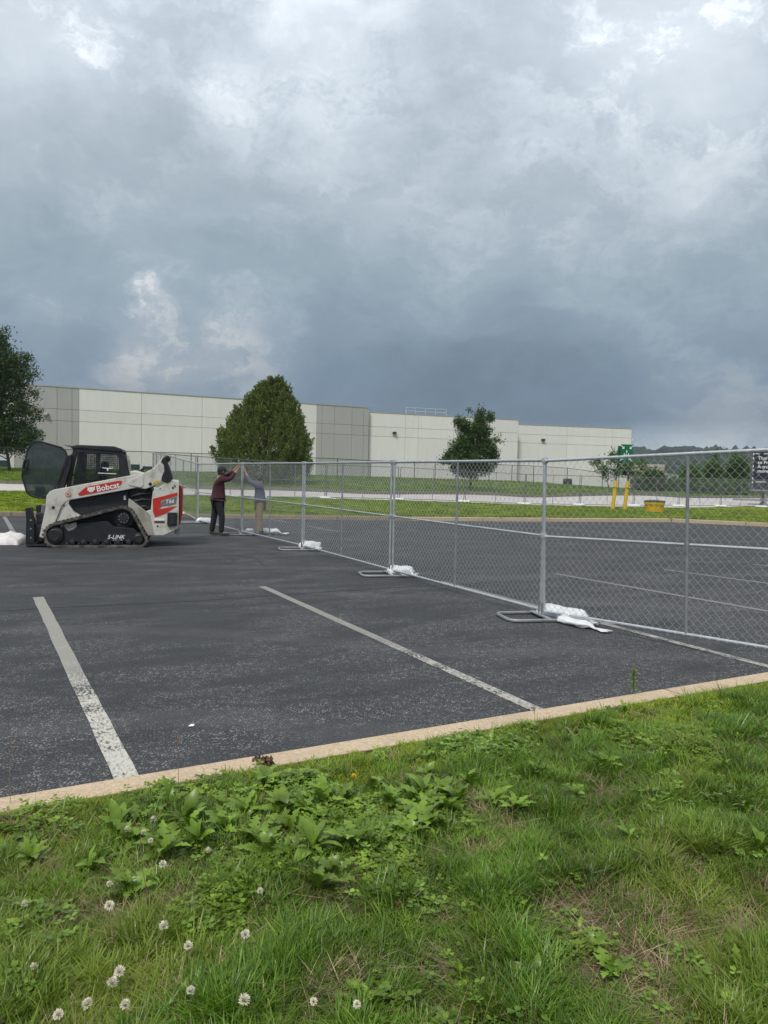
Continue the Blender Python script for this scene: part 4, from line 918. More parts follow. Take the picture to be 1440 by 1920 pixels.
def person(loc, rz, J, mats, label, sc=1.0, belly=0):
    t = thing('person', loc, rz, label, 'person', None); t.scale = (sc, sc, sc)
    g = lambda k: Vector(J[k])
    names = ['pelvis', 'waist', 'chest', 'neck', 'head', 'crown', 'shR', 'elR', 'wrR', 'haR', 'shL', 'elL', 'wrL', 'haL', 'hipR', 'knR', 'anR', 'toR', 'hipL', 'knL', 'anL', 'toL']
    E = [(0, 1), (1, 2), (2, 3), (3, 4), (4, 5), (2, 6), (6, 7), (7, 8), (8, 9), (2, 10), (10, 11), (11, 12), (12, 13), (0, 14), (14, 15), (15, 16), (16, 17), (0, 18), (18, 19), (19, 20), (20, 21)]
    rad = [.12, .11+belly, (.12, .15), .055, (.082, .098), (.05, .06), .055, .042, .028, (.038, .018), .055, .042, .028, (.038, .018), .085, .06, .034, .018, .085, .06, .034, .018]
    V = [tuple(J[k]) for k in names]
    # fingers: short chains rooted in each palm
    V = list(V); rad = list(rad)
    for side, hi, wi in (('R', 9, 8), ('L', 13, 12)):
        h = Vector(V[hi]); d = (h-Vector(V[wi])).normalized(); ax = Vector((0, 1, 0)) if side == 'R' else Vector((0, 1, 0))
        for k, (off, ln) in enumerate(((-.028, .06), (-.009, .072), (.010, .068), (.028, .052))):
            a = h+d*.03+ax*off; b = a+d*ln*.5; c = b+(d*.4+Vector((.6, 0, -.5))).normalized()*ln*.45
            n = len(V); V += [tuple(a), tuple(b), tuple(c)]; rad += [.011, .010, .008]; E += [(hi, n), (n, n+1), (n+1, n+2)]
        n = len(V); a = h-ax*.035+d*(-.01); V += [tuple(a), tuple(a+d*.03-ax*.02)]; rad += [.012, .010]; E += [(hi, n), (n, n+1)]
    body = skin('body', V, E, rad, M['skin'], t, 2)
    # shirt / jersey
    cv = ['pelvis', 'waist', 'chest', 'neck0', 'shR', 'elR', 'wrR', 'shL', 'elL', 'wrL', 'hem', 'belly']
    J2 = dict(J); J2['neck0'] = tuple(g('neck')*.75+g('chest')*.25); J2['hem'] = tuple(g('pelvis')+Vector((0, 0, -.06)))
    J2['belly'] = tuple(g('waist')+Vector((.06 if belly else .0, 0, -.02)))
    for w_, e_ in (('wrR', 'elR'), ('wrL', 'elL')): J2[w_] = tuple(g(w_)*.86+g(e_)*.14)
    order = ['waist', 'chest', 'neck0', 'shR', 'elR', 'wrR', 'shL', 'elL', 'wrL', 'pelvis', 'hem']
    skin('shirt', [J2[k] for k in order], [(0, 1), (1, 2), (1, 3), (3, 4), (4, 5), (1, 6), (6, 7), (7, 8), (0, 9), (9, 10)],
         [(.155+belly, .165+belly*.6), (.15, .185), .075, .085, .062, .050, .085, .062, .050, (.165+belly*.7, .175), (.16+belly*.5, .17)], mats[0], t, 2)
    for s in 'RL':
        hp, kn, an, to = g('hip'+s), g('kn'+s), g('an'+s), g('to'+s)
        pass
    skin('trousers', [g('pelvis'), g('hipR'), g('knR'), g('anR')+Vector((0, 0, -.02)), g('hipL'), g('knL'), g('anL')+Vector((0, 0, -.02))], [(0, 1), (1, 2), (2, 3), (0, 4), (4, 5), (5, 6)],
         [(.145, .16), .112, .082, .068, .112, .082, .068], mats[1], t, 2)
    for s in 'RL':
        an, to = g('an'+s), g('to'+s); d = (to-an); d.z = 0; d.normalize()
        skin('boot', [an+Vector((0, 0, .04)), an-d*.035+Vector((0, 0, -.035)), an+d*.09+Vector((0, 0, -.038)), an+d*.20+Vector((0, 0, -.045))], [(0, 1), (1, 2), (2, 3)],
             [.058, (.050, .045), (.050, .040), (.048, .032)], mats[2], t, 2)
    # head details
    h = g('head'); fx = g('face')-h; fx.z = 0; fx.normalize(); sd = Vector((-fx.y, fx.x, 0))
    nose = MB()
    c = h+fx*.098+Vector((0, 0, -.01)); nose.add([c+Vector((0, 0, .035)), c-sd*.014-Vector((0, 0, .012)), c+sd*.014-Vector((0, 0, .012)), c+fx*.024-Vector((0, 0, .008))], [(0, 1, 3), (0, 3, 2), (1, 2, 3), (0, 2, 1)])
    for s in (-1, 1):
        e = h+sd*.094*s+Vector((0, 0, .0)); nose.add([e+Vector((0, 0, .03)), e+fx*.02, e-Vector((0, 0, .03)), e-fx*.02, e+sd*.022*s], [(0, 1, 4), (1, 2, 4), (2, 3, 4), (3, 0, 4)])
    nose.build('ears_and_nose', M['skin'], t, smooth=True)
    ey = MB()
    for s in (-1, 1): ey.lathe([(.004, -.006), (.012, 0), (.004, .006)], tuple(h+fx*.088+sd*.032*s+Vector((0, 0, .02))), 8)
    ey.build('eyes', M['hair'], t)
    mo = MB(); c = h+fx*.092+Vector((0, 0, -.05)); mo.add([c-sd*.024, c+sd*.024, c+sd*.02-Vector((0, 0, .008))+fx*.004, c-sd*.02-Vector((0, 0, .008))+fx*.004], [(0, 1, 2, 3)]); mo.build('mouth', mat('lips', (.25, .09, .07)), t)
    # hair and cap
    hp_ = MB(); n = 18; Vv = []; Ff = []
    for i in range(8):
        a = i/7*math.pi/2*1.12
        for k in range(n):
            b_ = 2*math.pi*k/n; Vv.append(h+Vector((0, 0, .03))+fx*(.118*math.sin(a)*math.cos(b_))+sd*(.102*math.sin(a)*math.sin(b_))+Vector((0, 0, .115*math.cos(a))))
    for i in range(7):
        for k in range(n): Ff.append((i*n+k, i*n+(k+1) % n, (i+1)*n+(k+1) % n, (i+1)*n+k))
    cap = MB().add(Vv, Ff)
    bd = fx*mats[4]; c = h+Vector((0, 0, .03))
    cap.add([c+bd*.09+sd*.07, c+bd*.16+sd*.06-Vector((0, 0, .012)), c+bd*.185-Vector((0, 0, .016)), c+bd*.16-sd*.06-Vector((0, 0, .012)), c+bd*.09-sd*.07, c+bd*.10+Vector((0, 0, .012))], [(0, 1, 2, 5), (5, 2, 3, 4)])
    cap.build('cap', mats[3], t, smooth=True)
    hb = MB(); Vv = []; Ff = []
    for i in range(4):
        for k in range(11):
            b_ = math.pi*.38+math.pi*1.24*k/10; Vv.append(h+fx*(.104*math.cos(b_))+sd*(.094*math.sin(b_))+Vector((0, 0, .035-.034*i)))
    for i in range(3):
        for k in range(10): Ff.append((i*11+k, i*11+k+1, (i+1)*11+k+1, (i+1)*11+k))
    hb.add(Vv, Ff).build('hair', M['hair'], t, smooth=True)
    return t
J1 = dict(pelvis=(0, 0, .90), waist=(.03, 0, 1.08), chest=(.0, 0, 1.34), neck=(.035, 0, 1.47), head=(.075, 0, 1.60), crown=(.07, 0, 1.69), face=(.17, 0.03, 1.60),
    shR=(.03, -.19, 1.40), elR=(.27, -.17, 1.42), wrR=(.42, -.05, 1.62), haR=(.47, -.02, 1.69), shL=(.05, .19, 1.42), elL=(.26, .17, 1.52), wrL=(.40, .06, 1.66), haL=(.45, .03, 1.73),
    hipR=(.0, -.10, .84), knR=(.09, -.12, .47), anR=(.07, -.13, .09), toR=(.24, -.14, .04), hipL=(-.04, .10, .84), knL=(-.10, .12, .47), anL=(-.16, .13, .09), toL=(-.03, .15, .04))
person((-4.15, 18.95, 0), R(14), J1, (M['maroon'], M['jeans'], M['boot'], M['capb'], 1), 'man in maroon jersey and black jeans reaching up to the fence post', 1.0, .045)
J2_ = dict(pelvis=(.02, 0, .86), waist=(.03, 0, 1.00), chest=(.0, 0, 1.22), neck=(-.01, 0, 1.34), head=(-.01, 0, 1.47), crown=(.0, 0, 1.56), face=(-.12, 0, 1.47),
    shR=(-.03, .18, 1.28), elR=(-.24, .16, 1.38), wrR=(-.34, .08, 1.58), haR=(-.37, .04, 1.65), shL=(-.03, -.18, 1.28), elL=(-.22, -.17, 1.36), wrL=(-.33, -.08, 1.56), haL=(-.36, -.05, 1.63),
    hipR=(.02, .08, .80), knR=(-.03, .09, .44), anR=(.07, .10, .09), toR=(-.10, .11, .04), hipL=(.03, -.08, .80), knL=(.01, -.09, .43), anL=(.03, -.10, .09), toL=(-.14, -.11, .04))
person((-3.20, 19.35, 0), R(8), J2_, (M['bluegrey'], M['tan'], M['boot'], M['capg'], 1), 'man in slate blue shirt and tan trousers standing behind the fence mesh', 1.0, 0)

# ------------------------------------------------------------------ assembly sign on leaning posts
sg = thing('assembly_sign', (12.08, 39.0, T(12, 39)), R(10), 'green sign with white arrows on two leaning posts with yellow sleeves', 'sign')
lean = .085
def lp(x, z, y=0): return (x+lean*z, y, z)
for x in (-.33, .33):
    MB().tube([lp(x, -.1), lp(x, 1.42)], .095, 14).build('yellow_sleeve', M['yellow'], sg, smooth='auto')
    MB().tube([lp(x, 1.40), lp(x, 1.47)], [.095, .06], 14).build('sleeve_cap', M['yellow'], sg, smooth='auto')
    MB().tube([lp(x, 1.10), lp(x, 1.14)], .103, 14).build('sleeve_band', M['darkmet'], sg, smooth='auto')
    MB().tube([lp(x, 1.4), lp(x, 3.05)], .04, 8).build('post', M['black_steel'], sg, smooth='auto')
def board(x0, z0, x1, z1, y, m, name, par=sg, th=.006):
    return MB().prism([(x0+lean*z0, z0), (x1+lean*z0, z0), (x1+lean*z1, z1), (x0+lean*z1, z1)], y-th, y+th).build(name, m, par)
board(-.32, 2.46, .36, 3.36, -.09, M['green_sign'], 'sign_board')
board(-.40, 2.42, -.0, 3.28, .06, M['green_sign'], 'rear_sign_board')
def arrow(cx, cz, ang, s, y=-.1):
    P = [(-.02, -.13), (.02, -.13), (.02, .0), (.085, .0), (0, .10), (-.085, .0), (-.02, .0)]
    out = []
    for a, b in P:
        a *= s; b *= s; out.append((cx+lean*cz+a*math.cos(ang)-b*math.sin(ang), cz+a*math.sin(ang)+b*math.cos(ang)))
    MB().prism(out, y-.004, y+.002).build('white_arrow', M['whitep'], sg)
for cx, cz, a in ((-.20, 3.20, 225), (.24, 3.20, 135), (-.20, 2.62, -45), (.24, 2.62, 45)): arrow(cx, cz, R(a), 1.05)
for cx, cz, s in ((.03, 3.0, .7), (-.08, 2.80, 1), (.03, 2.76, 1.15), (.14, 2.80, 1)):
    X = cx+lean*cz
    MB().prism([(X-.035*s, cz-.09*s), (X+.035*s, cz-.09*s), (X+.045*s, cz+.04*s), (X-.045*s, cz+.04*s)], -.104, -.098).lathe([(.028*s, -.104), (.028*s, -.098)], (X, 0, cz+.075*s), 10, 'y').build('figure_mark', M['whitep'], sg)

# yellow spill tub
tb = thing('yellow_tub', (12.85, 36.0, T(12.85, 36)), R(8), 'yellow ribbed plastic tub with a black domed lid on the grass verge', 'tub')
n = 24; prof = [(.33, 0), (.37, .04), (.40, .36), (.43, .38), (.47, .40), (.48, .52), (.45, .53)]
mb = MB().lathe(prof, (0, 0, 0), n)
mb.build('tub_body', M['yellow'], tb, smooth='auto')
for k in range(12):
    a = 2*math.pi*k/12; c, s = math.cos(a), math.sin(a); m = MB()
    m.add([(r*c-w*s, r*s+w*c, z) for z, r0 in ((.01, .34), (.38, .405)) for r, w in ((r0-.02, -.05), (r0+.045, -.05), (r0+.045, .05), (r0-.02, .05))], [(0, 1, 5, 4), (1, 2, 6, 5), (2, 3, 7, 6), (4, 5, 6, 7), (0, 3, 2, 1)])
    m.build('tub_rib', M['yellow'], tb, bevel=.008)
MB().lathe([(.50, .52), (.51, .545), (.44, .575), (.20, .605), (.02, .61)], (0, 0, 0), 24).build('black_lid', M['blackp'], tb, smooth='auto')

# dark box trailer at the right edge
tr = thing('box_trailer', (28.35, 58.5, -.09), R(-21), 'dark navy box trailer with white lettering at the right edge of the photo', 'trailer')
MB().box((0, 0, 1.18), (13.6, 2.55, 4.08)).build('trailer_body', M['navy'], tr, bevel=.03)
MB().box((-.02, -.02, 1.08), (13.62, 2.57, 1.2)).build('bottom_rail', M['greym'], tr, bevel=.01)
MB().box((-.02, -.02, 4.06), (13.62, 2.57, 4.12)).build('top_rail', M['greym'], tr, bevel=.01)
for k in range(9):
    MB().box((-.012, -.025, 1.35+k*.31), (.05, .0, 1.35+k*.31+.17)).build('reflective_dash', M['whitep'] if k % 3 else M['greym'], tr)
for k in range(12): MB().box((.12+k*.6, -.014, 3.92), (.12+k*.6+.3, .0, 3.97)).build('reflective_dash', M['whitep'], tr)
for i, (s, z) in enumerate((("There's more", 3.50), ('to Prime.', 3.17), ('A truckload', 2.84), ('more.', 2.51))): put_text(s, .35, M['whitep'], tr, (.32, -.012, z), bold=.005)
put_text('amazon', .22, M['whitep'], tr, (.25, -.012, 1.75), bold=.003)
MB().box((.9, .15, .12), (1.1, .35, 1.1)).box((.8, .1, -.0), (1.2, .4, .12)).build('landing_leg', M['greym'], tr, bevel=.01)
MB().box((.9, 2.15, .12), (1.1, 2.35, 1.1)).box((.8, 2.1, 0), (1.2, 2.4, .12)).build('landing_leg', M['greym'], tr, bevel=.01)
MB().box((-1.3, .2, .32), (1.6, .32, .45)).box((1.6, .1, .45), (8, .18, 1.0)).build('side_skirt', M['greym'], tr, bevel=.01)
for x in (10.2, 11.5):
    for y in (.05, 1.95):
        w = MB().lathe([(.3, y), (.5, y+.02), (.52, y+.08), (.52, y+.45), (.5, y+.5), (.3, y+.52)], (x, 0, .52), 24, 'y').build('wheel', M['rubber'], tr, smooth='auto')
        MB().lathe([(.05, y+.03), (.28, y-.01), (.29, y+.1)], (x, 0, .52), 20, 'y').build('rim', M['galv'], w, smooth='auto')

# small things by the kerb
def twig(name, loc, h, seed, label, cat, m, w=.0022, head=None, bend=.12):
    t = thing(name, loc, random.uniform(0, 6), label, cat)
    rr = random.Random(seed); pts = [Vector((0, 0, 0))]
    for k in range(8): pts.append(pts[-1]+Vector((rr.uniform(-1, 1)*bend*h/8+bend*h/8*.6, rr.uniform(-1, 1)*bend*h/8, h/8)))
    MB().tube(pts, [w*(1-.5*i/8) for i in range(9)], 5).build('stalk', m, t)
    if head: 
        hd = MB()
        for k in range(10):
            a = pts[-1]+Vector((rr.uniform(-1, 1), rr.uniform(-1, 1), rr.uniform(-2, .6)))*head; hd.tube([pts[-1]-Vector((0, 0, head)), a], [.0012, .003], 4)
        hd.build('seed_head', m, t)
    return t

# ------------------------------------------------------------------ foliage
def rand_unit(n):
    v = rng.normal(size=(n, 3)); return v/np.linalg.norm(v, axis=1)[:, None]
def leaf_quads(P, size, up=None, aspect=.55, droop=0):
    n = len(P); d = rand_unit(n)
    if up is not None: d = d*(1-up)+np.array([0, 0, 1.])*up; d /= np.linalg.norm(d, axis=1)[:, None]
    if droop: d[:, 2] -= droop; d /= np.linalg.norm(d, axis=1)[:, None]
    s = np.cross(d, rand_unit(n)); s /= np.linalg.norm(s, axis=1)[:, None]+1e-9
    L = size*rng.uniform(.6, 1.3, n)[:, None]; w = L*aspect*.5; nn = np.cross(d, s)*L*.12
    V = np.stack([P, P+d*L*.5+s*w+nn, P+d*L, P+d*L*.5-s*w+nn], 1).reshape(-1, 3)
    F = np.arange(4*n).reshape(-1, 4); return V, F
def lobes_points(lobes, n, clump, csig, hollow=.55):
    # clump centres spread through the lobes, leaves gathered round the clumps
    vol = np.array([l[3]*l[4]*l[5] for l in lobes]); vol = vol**.8/np.sum(vol**.8); nc = n//clump; ids = rng.choice(len(lobes), nc, p=vol)
    c = np.array([l[:3] for l in lobes])[ids]; r = np.array([l[3:6] for l in lobes])[ids]
    u = rand_unit(nc)*(hollow+(1-hollow)*rng.random(nc)**.6)[:, None]
    cc = c+u*r; k = np.repeat(cc, clump, 0); sg_ = np.repeat(csig*rng.uniform(.5, 1.3, nc), clump)[:, None]
    return k+rng.normal(size=k.shape)*sg_
def limbs(mb, base, top, r0, r1, seed, n=8, wob=.05):
    rr = random.Random(seed); pts = []; base = Vector(base); top = Vector(top); L = (top-base).length
    for i in range(n+1):
        t = i/n; p = base.lerp(top, t)+Vector((rr.uniform(-1, 1), rr.uniform(-1, 1), 0))*wob*L*math.sin(t*math.pi); pts.append(p)
    mb.tube(pts, [r0+(r1-r0)*i/n for i in range(n+1)], 8); return pts
def tree(name, loc, H, lobes, nleaf, lsize, lm, label, cat='tree', group=None, trunk_r=.12, clump=22, csig=.22, up=None, aspect=.6, hollow=.45, trunk_h=.75, nl=10, droop=0, seed=1):
    t = thing(name, loc, 0, label, cat, group); mb = MB(); rr = random.Random(seed)
    tp = limbs(mb, (0, 0, -.15), (lobes[0][0]*.4, 0, H*trunk_h), trunk_r, trunk_r*.3, seed, 8, .015)
    for k in range(nl):
        l = rr.choice(lobes); s = tp[min(8, 2+k % 6)]
        s = tp[min(8, max(1, int(8*max(.15, (l[2]-l[5]*.9)/(H*trunk_h)))))] if l[2] > 0 else s
        limbs(mb, s, (l[0]+rr.uniform(-.4, .4)*l[3], l[1]+rr.uniform(-.4, .4)*l[4], l[2]+rr.uniform(-.2, .5)*l[5]), trunk_r*.38, trunk_r*.08, seed+k, 6, .05)
    mb.build('trunk', M['bark'], t, smooth=True)
    P = lobes_points(lobes, nleaf, clump, csig, hollow)
    V, F = leaf_quads(P, lsize, up, aspect, droop)
    link(bpy.data.objects.new('crown', npmesh('crown', V, F, lm)), t); return t
# right-hand maple on the bank: lobes (x, y, z, rx, ry, rz); 1 m is 23 photo pixels here
k = 62/1420
def lob(L, cx, by): return [((x-cx)*k, random.uniform(-.3, .3), (by-y)*k, rx*k, (rx*.8+8)*k, ry*k) for x, y, rx, ry in L]
maple = [(898, 782, 9, 20), (893, 800, 14, 22), (868, 800, 14, 14), (858, 792, 7, 12), (915, 783, 6, 9), (880, 815, 26, 18), (905, 815, 13, 20), (866, 838, 24, 18), (905, 838, 22, 18), (845, 856, 18, 14), (880, 856, 34, 18), (918, 850, 15, 15), (835, 866, 11, 8), (925, 862, 11, 9), (880, 876, 34, 14), (858, 880, 18, 9), (908, 878, 20, 9), (878, 890, 22, 7), (878, 770, 3, 4), (930, 826, 6, 5)]
tree('maple_tree', (7.0, 62, T(7, 62)+.05), 6.7, lob(maple, 881, 920), 24000, .17, M['leaf_dark'], 'dark green maple with an uneven upright crown standing alone on the bank beyond the road', trunk_r=.11, csig=.17, hollow=.2, clump=26, trunk_h=.7, seed=4)
oak = [(-40, 665, 50, 50), (0, 672, 24, 28), (4, 642, 10, 14), (-14, 645, 24, 26), (35, 680, 22, 14), (52, 700, 16, 12), (18, 700, 30, 22), (45, 712, 16, 9), (20, 730, 30, 20), (45, 770, 20, 10), (68, 772, 8, 6), (62, 786, 12, 6), (20, 765, 34, 20), (-30, 720, 60, 60), (-30, 790, 55, 35), (20, 800, 38, 16), (30, 818, 38, 15), (55, 815, 17, 12), (5, 830, 34, 9), (40, 835, 12, 6), (-70, 700, 50, 60), (-90, 770, 40, 40), (6, 624, 4, 5), (60, 740, 9, 5), (0, 838, 32, 10), (28, 841, 20, 8), (52, 830, 20, 10), (-20, 835, 30, 12)]
tree('oak_tree', (-30.4, 61.5, T(-30.4, 61.5)+.05), 12.2, lob(oak, 17, 884), 60000, .18, M['leaf_oak'], 'large dark leafy tree cut off by the left edge of the photo', trunk_r=.13, csig=.24, hollow=.35, clump=24, trunk_h=.7, nl=16, seed=9)
# broad evergreen: sprays that point up and outwards over an egg-shaped cone
def conifer():
    t = thing('evergreen_tree', (-9.45, 58, T(-9.45, 58)+.05), 0, 'big rounded cone-shaped evergreen in front of the pale warehouse wall', 'tree')
    s = 58/1420; mb = MB(); limbs(mb, (0, 0, -.2), (.8, 0, 7.2), .22, .04, 5, 8, .01)
    s *= .975; prof = [(0, 32), (.03, 60), (.08, 81), (.2, 85), (.32, 84), (.45, 77), (.56, 68), (.68, 57), (.78, 45), (.86, 33), (.92, 21), (.97, 9), (1, 1)]
    hs = [p[0] for p in prof]; rs = [p[1]*s for p in prof]; Ht = 188*s
    nc = 1150; V = []; F = []; cen = []
    # main upright shoots, each a plume of sprays
    for i in range(nc):
        h = rng.random()**.85; a = rng.random()*2*math.pi; R0 = np.interp(h, hs, rs)
        R0 *= 1+.07*math.sin(3*a+h*9)+.07*math.sin(7*a+2); R0 *= 1+.22*noise.noise(Vector((math.cos(a)*2.2, math.sin(a)*2.2, h*6))); rr_ = R0*(.62+.38*rng.random()**.5)
        x = rr_*math.cos(a)+(.0+.95*h**1.5); cen.append((x, rr_*math.sin(a), h*Ht*.95+.15, a, R0))
    for (x, y, z, a, R0) in cen:
        m = 120; tt = rng.random(m); L = rng.uniform(.6, 1.45)
        ax = np.array([math.cos(a)*.38, math.sin(a)*.38, .9]); ax /= np.linalg.norm(ax)
        wid = .20*(1-tt)**.7+.02
        P = np.array([x, y, z])+ax[None]*(tt*L-.35*L)[:, None]+rng.normal(size=(m, 3))*wid[:, None]*.8
        d = ax[None]*1.1+rng.normal(size=(m, 3))*.45; d /= np.linalg.norm(d, axis=1)[:, None]
        sd = np.cross(d, rand_unit(m)); sd /= np.linalg.norm(sd, axis=1)[:, None]; q_ = rng.uniform(.10, .20, m)[:, None]; w = q_*.22
        v = np.stack([P, P+d*q_*.5+sd*w, P+d*q_, P+d*q_*.5-sd*w], 1).reshape(-1, 3); F.append(np.arange(4*m).reshape(-1, 4)+sum(len(b) for b in V) if False else np.arange(4*m).reshape(-1, 4)+len(V)*4*m); V.append(v)
        if R0 > 0: pass
    for kk in range(60): c = cen[kk*13]; mb.tube([(.0, 0, c[2]*.7), (c[0]*.95, c[1]*.95, c[2])], [.035, .01], 5)
    mb.build('trunk', M['bark'], t, smooth=True)
    link(bpy.data.objects.new('crown', npmesh('crown', np.concatenate(V), np.concatenate(F), M['conifer'])), t)
conifer()
k = 75/1420
young = [(1118, 868, 12, 6), (1130, 880, 16, 7), (1150, 862, 18, 8), (1172, 872, 18, 9), (1195, 866, 14, 7), (1160, 885, 20, 8), (1185, 888, 14, 7), (1135, 892, 10, 5), (1208, 876, 9, 4), (1150, 850, 9, 4), (1172, 850, 10, 4)]
tree('young_tree', (22.25, 75, T(22.25, 75)+.05), 3.7, lob(young, 1143, 919), 3600, .20, M['shrub_l'], 'sparse spreading young tree with bare lower limbs behind the leaning green sign', trunk_r=.07, csig=.22, hollow=.1, clump=14, trunk_h=.6, nl=14, seed=11)
# shrubs and trees on the right
k = 92/1420
SH = [((1225, 898, 20, 22), 'shrub', 'dark rounded shrub right of the yellow sleeves, in front of the beige building'), ((1200, 908, 16, 14), 'shrub', 'low dark shrub at the right end of the warehouse wall'), ((1262, 906, 22, 16), 'shrub', 'mid green shrub behind the yellow tub'),
      ((1292, 896, 20, 26), 'shrub_l', 'yellowish upright shrub left of the tall light green tree'), ((1318, 908, 20, 15), 'shrub', 'shrub below the tall light green tree'), ((1340, 890, 26, 34), 'shrub_l', 'tall light green tree at the right, its thin top twigs over the fence rail'),
      ((1376, 884, 24, 38), 'shrub_l', 'rounded bright tree left of the dark trailer'), ((1400, 896, 20, 26), 'shrub', 'bushy green tree directly left of the dark trailer'), ((1352, 910, 20, 12), 'shrub', 'low shrub under the rounded bright tree'), ((1432, 890, 22, 32), 'shrub', 'green tree half hidden behind the dark trailer'), ((1245, 910, 14, 9), 'shrub_l', 'small light shrub between the yellow tub and the beige building'), ((1385, 912, 24, 10), 'shrub', 'low dark shrub by the trailer landing leg')]
rr = random.Random(5)
for i, ((cx, cy, rx, ry), m, lb_) in enumerate(SH):
    Yd = 88+(i*5 % 13); k = Yd/1420; X = (cx-720)/1420*Yd; zb = T(X, Yd)+.05; by = 1.62-zb
    hor = 890+.022*(cx-720); base = hor+by/k; L = [(cx+rr.uniform(-.5, .5)*rx, cy+rr.uniform(-.45, .45)*ry, rx*rr.uniform(.35, .6), ry*rr.uniform(.3, .55)) for _ in range(9)]+[(cx, (cy+base)/2, rx*.9, max(6, (base-cy)/2))]
    if i in (5,): L += [(1343, 846, 3, 5), (1338, 858, 5, 8), (1352, 843, 2, 5)]
    tree('shrub' if ry < 25 else 'leafy_tree', (X, Yd, zb), max(1.5, (base-(cy-ry))*k), lob(L, cx, base), 6500 if ry > 20 else 4200, .24, M[m], lb_, cat='shrub' if ry < 25 else 'tree', group='shrubs and trees along the far right verge', trunk_r=.09, csig=.28, hollow=.3, clump=20, trunk_h=.6, nl=5, seed=20+i)
# far wooded hill: a low ridge with crowns upon it
def ridge(x, y):
    a = math.atan2(x, y); r = math.hypot(x, y)
    prof = 36+7*math.sin(a*9+1)+4*noise.noise(Vector((a*14, 0, 3)))-18*max(0, a-.55)
    return -2+max(0, (prof+2)*math.exp(-((r-1000)/230)**2))
V = []; F = []; na, nr = 90, 22
for i in range(na):
    a = -.75+1.75*i/(na-1)
    for j in range(nr):
        r = 450+1100*j/(nr-1); x, y = r*math.sin(a), r*math.cos(a); V.append((x, y, ridge(x, y)-.5))
for i in range(na-1):
    for j in range(nr-1): kx = i*nr+j; F.append((kx, kx+nr, kx+nr+1, kx+1))
o = bpy.data.objects.new('hill', npmesh('hill', V, F, M['far_ground'], True)); link(o); o['kind'] = 'structure'
ico = bmesh.new(); bmesh.ops.create_icosphere(ico, subdivisions=2, radius=1); iv = np.array([v.co[:] for v in ico.verts]); ifc = np.array([[v.index for v in f.verts] for f in ico.faces]); ico.free()
V = []; F = []; nb = 0
for i in range(2600):
    a = rr.uniform(.18, .72) if i % 6 else rr.uniform(-.7, .9); r = rr.uniform(560, 1010)
    x, y = r*math.sin(a), r*math.cos(a); s = rr.uniform(5, 9); z = ridge(x, y)
    n_ = 1+.22*np.sin(iv@np.array([5, 3, 4])*1.7+i)+.12*rng.random(len(iv))
    V.append(iv*n_[:, None]*np.array([s, s, s*rr.uniform(.9, 1.25)])+np.array([x, y, z+s*.35])); F.append(ifc+nb); nb += len(iv)
o = bpy.data.objects.new('hill_woodland', npmesh('hill_woodland', np.concatenate(V), np.concatenate(F), M['wood_far'])); link(o); o['kind'] = 'stuff'
tag(o, 'dark wooded ridge on the horizon at the right', 'woodland')

# ------------------------------------------------------------------ grass and ground cover
def blades(n, rad, h0, h1, w, lean_, seed, flat=False, curl=.5):
    r = np.random.default_rng(seed); V = []; F = []
    for i in range(n):
        a = r.random()*6.283; d = rad*math.sqrt(r.random()); x, y = d*math.cos(a), d*math.sin(a)
        h = r.uniform(h0, h1); th = a+r.normal()*1.2; ln = abs(r.normal())*lean_+d/rad*lean_*.6
        dx, dy = math.cos(th), math.sin(th); px, py = -dy, dx; ww = w*r.uniform(.6, 1.3); b = len(V); c = r.uniform(.3, 1)*curl
        if flat: ph = r.random()*6.283; px, py = math.cos(ph), math.sin(ph)
        for t, wt in ((0, .8), (.4, 1), (.75, .7)):
            hx = ln*h*t+c*h*t*t*.6; z = h*t*(1-.35*c*t); V += [(x+dx*hx-px*ww*wt, y+dy*hx-py*ww*wt, z), (x+dx*hx+px*ww*wt, y+dy*hx+py*ww*wt, z)]
        t = 1; hx = ln*h+c*h*.6; V.append((x+dx*hx, y+dy*hx, h*(1-.35*c)))
        F += [(b, b+1, b+3, b+2), (b+2, b+3, b+5, b+4), (b+4, b+5, b+6, b+6)]
    me = bpy.data.meshes.new('grass_tuft'); me.from_pydata(V, [], [f if f[2] != f[3] else f[:3] for f in F]); return me
def proto(coll, me, m, name):
    me.materials.append(m) if not me.materials else None
    o = bpy.data.objects.new(name, me); coll.objects.link(o)
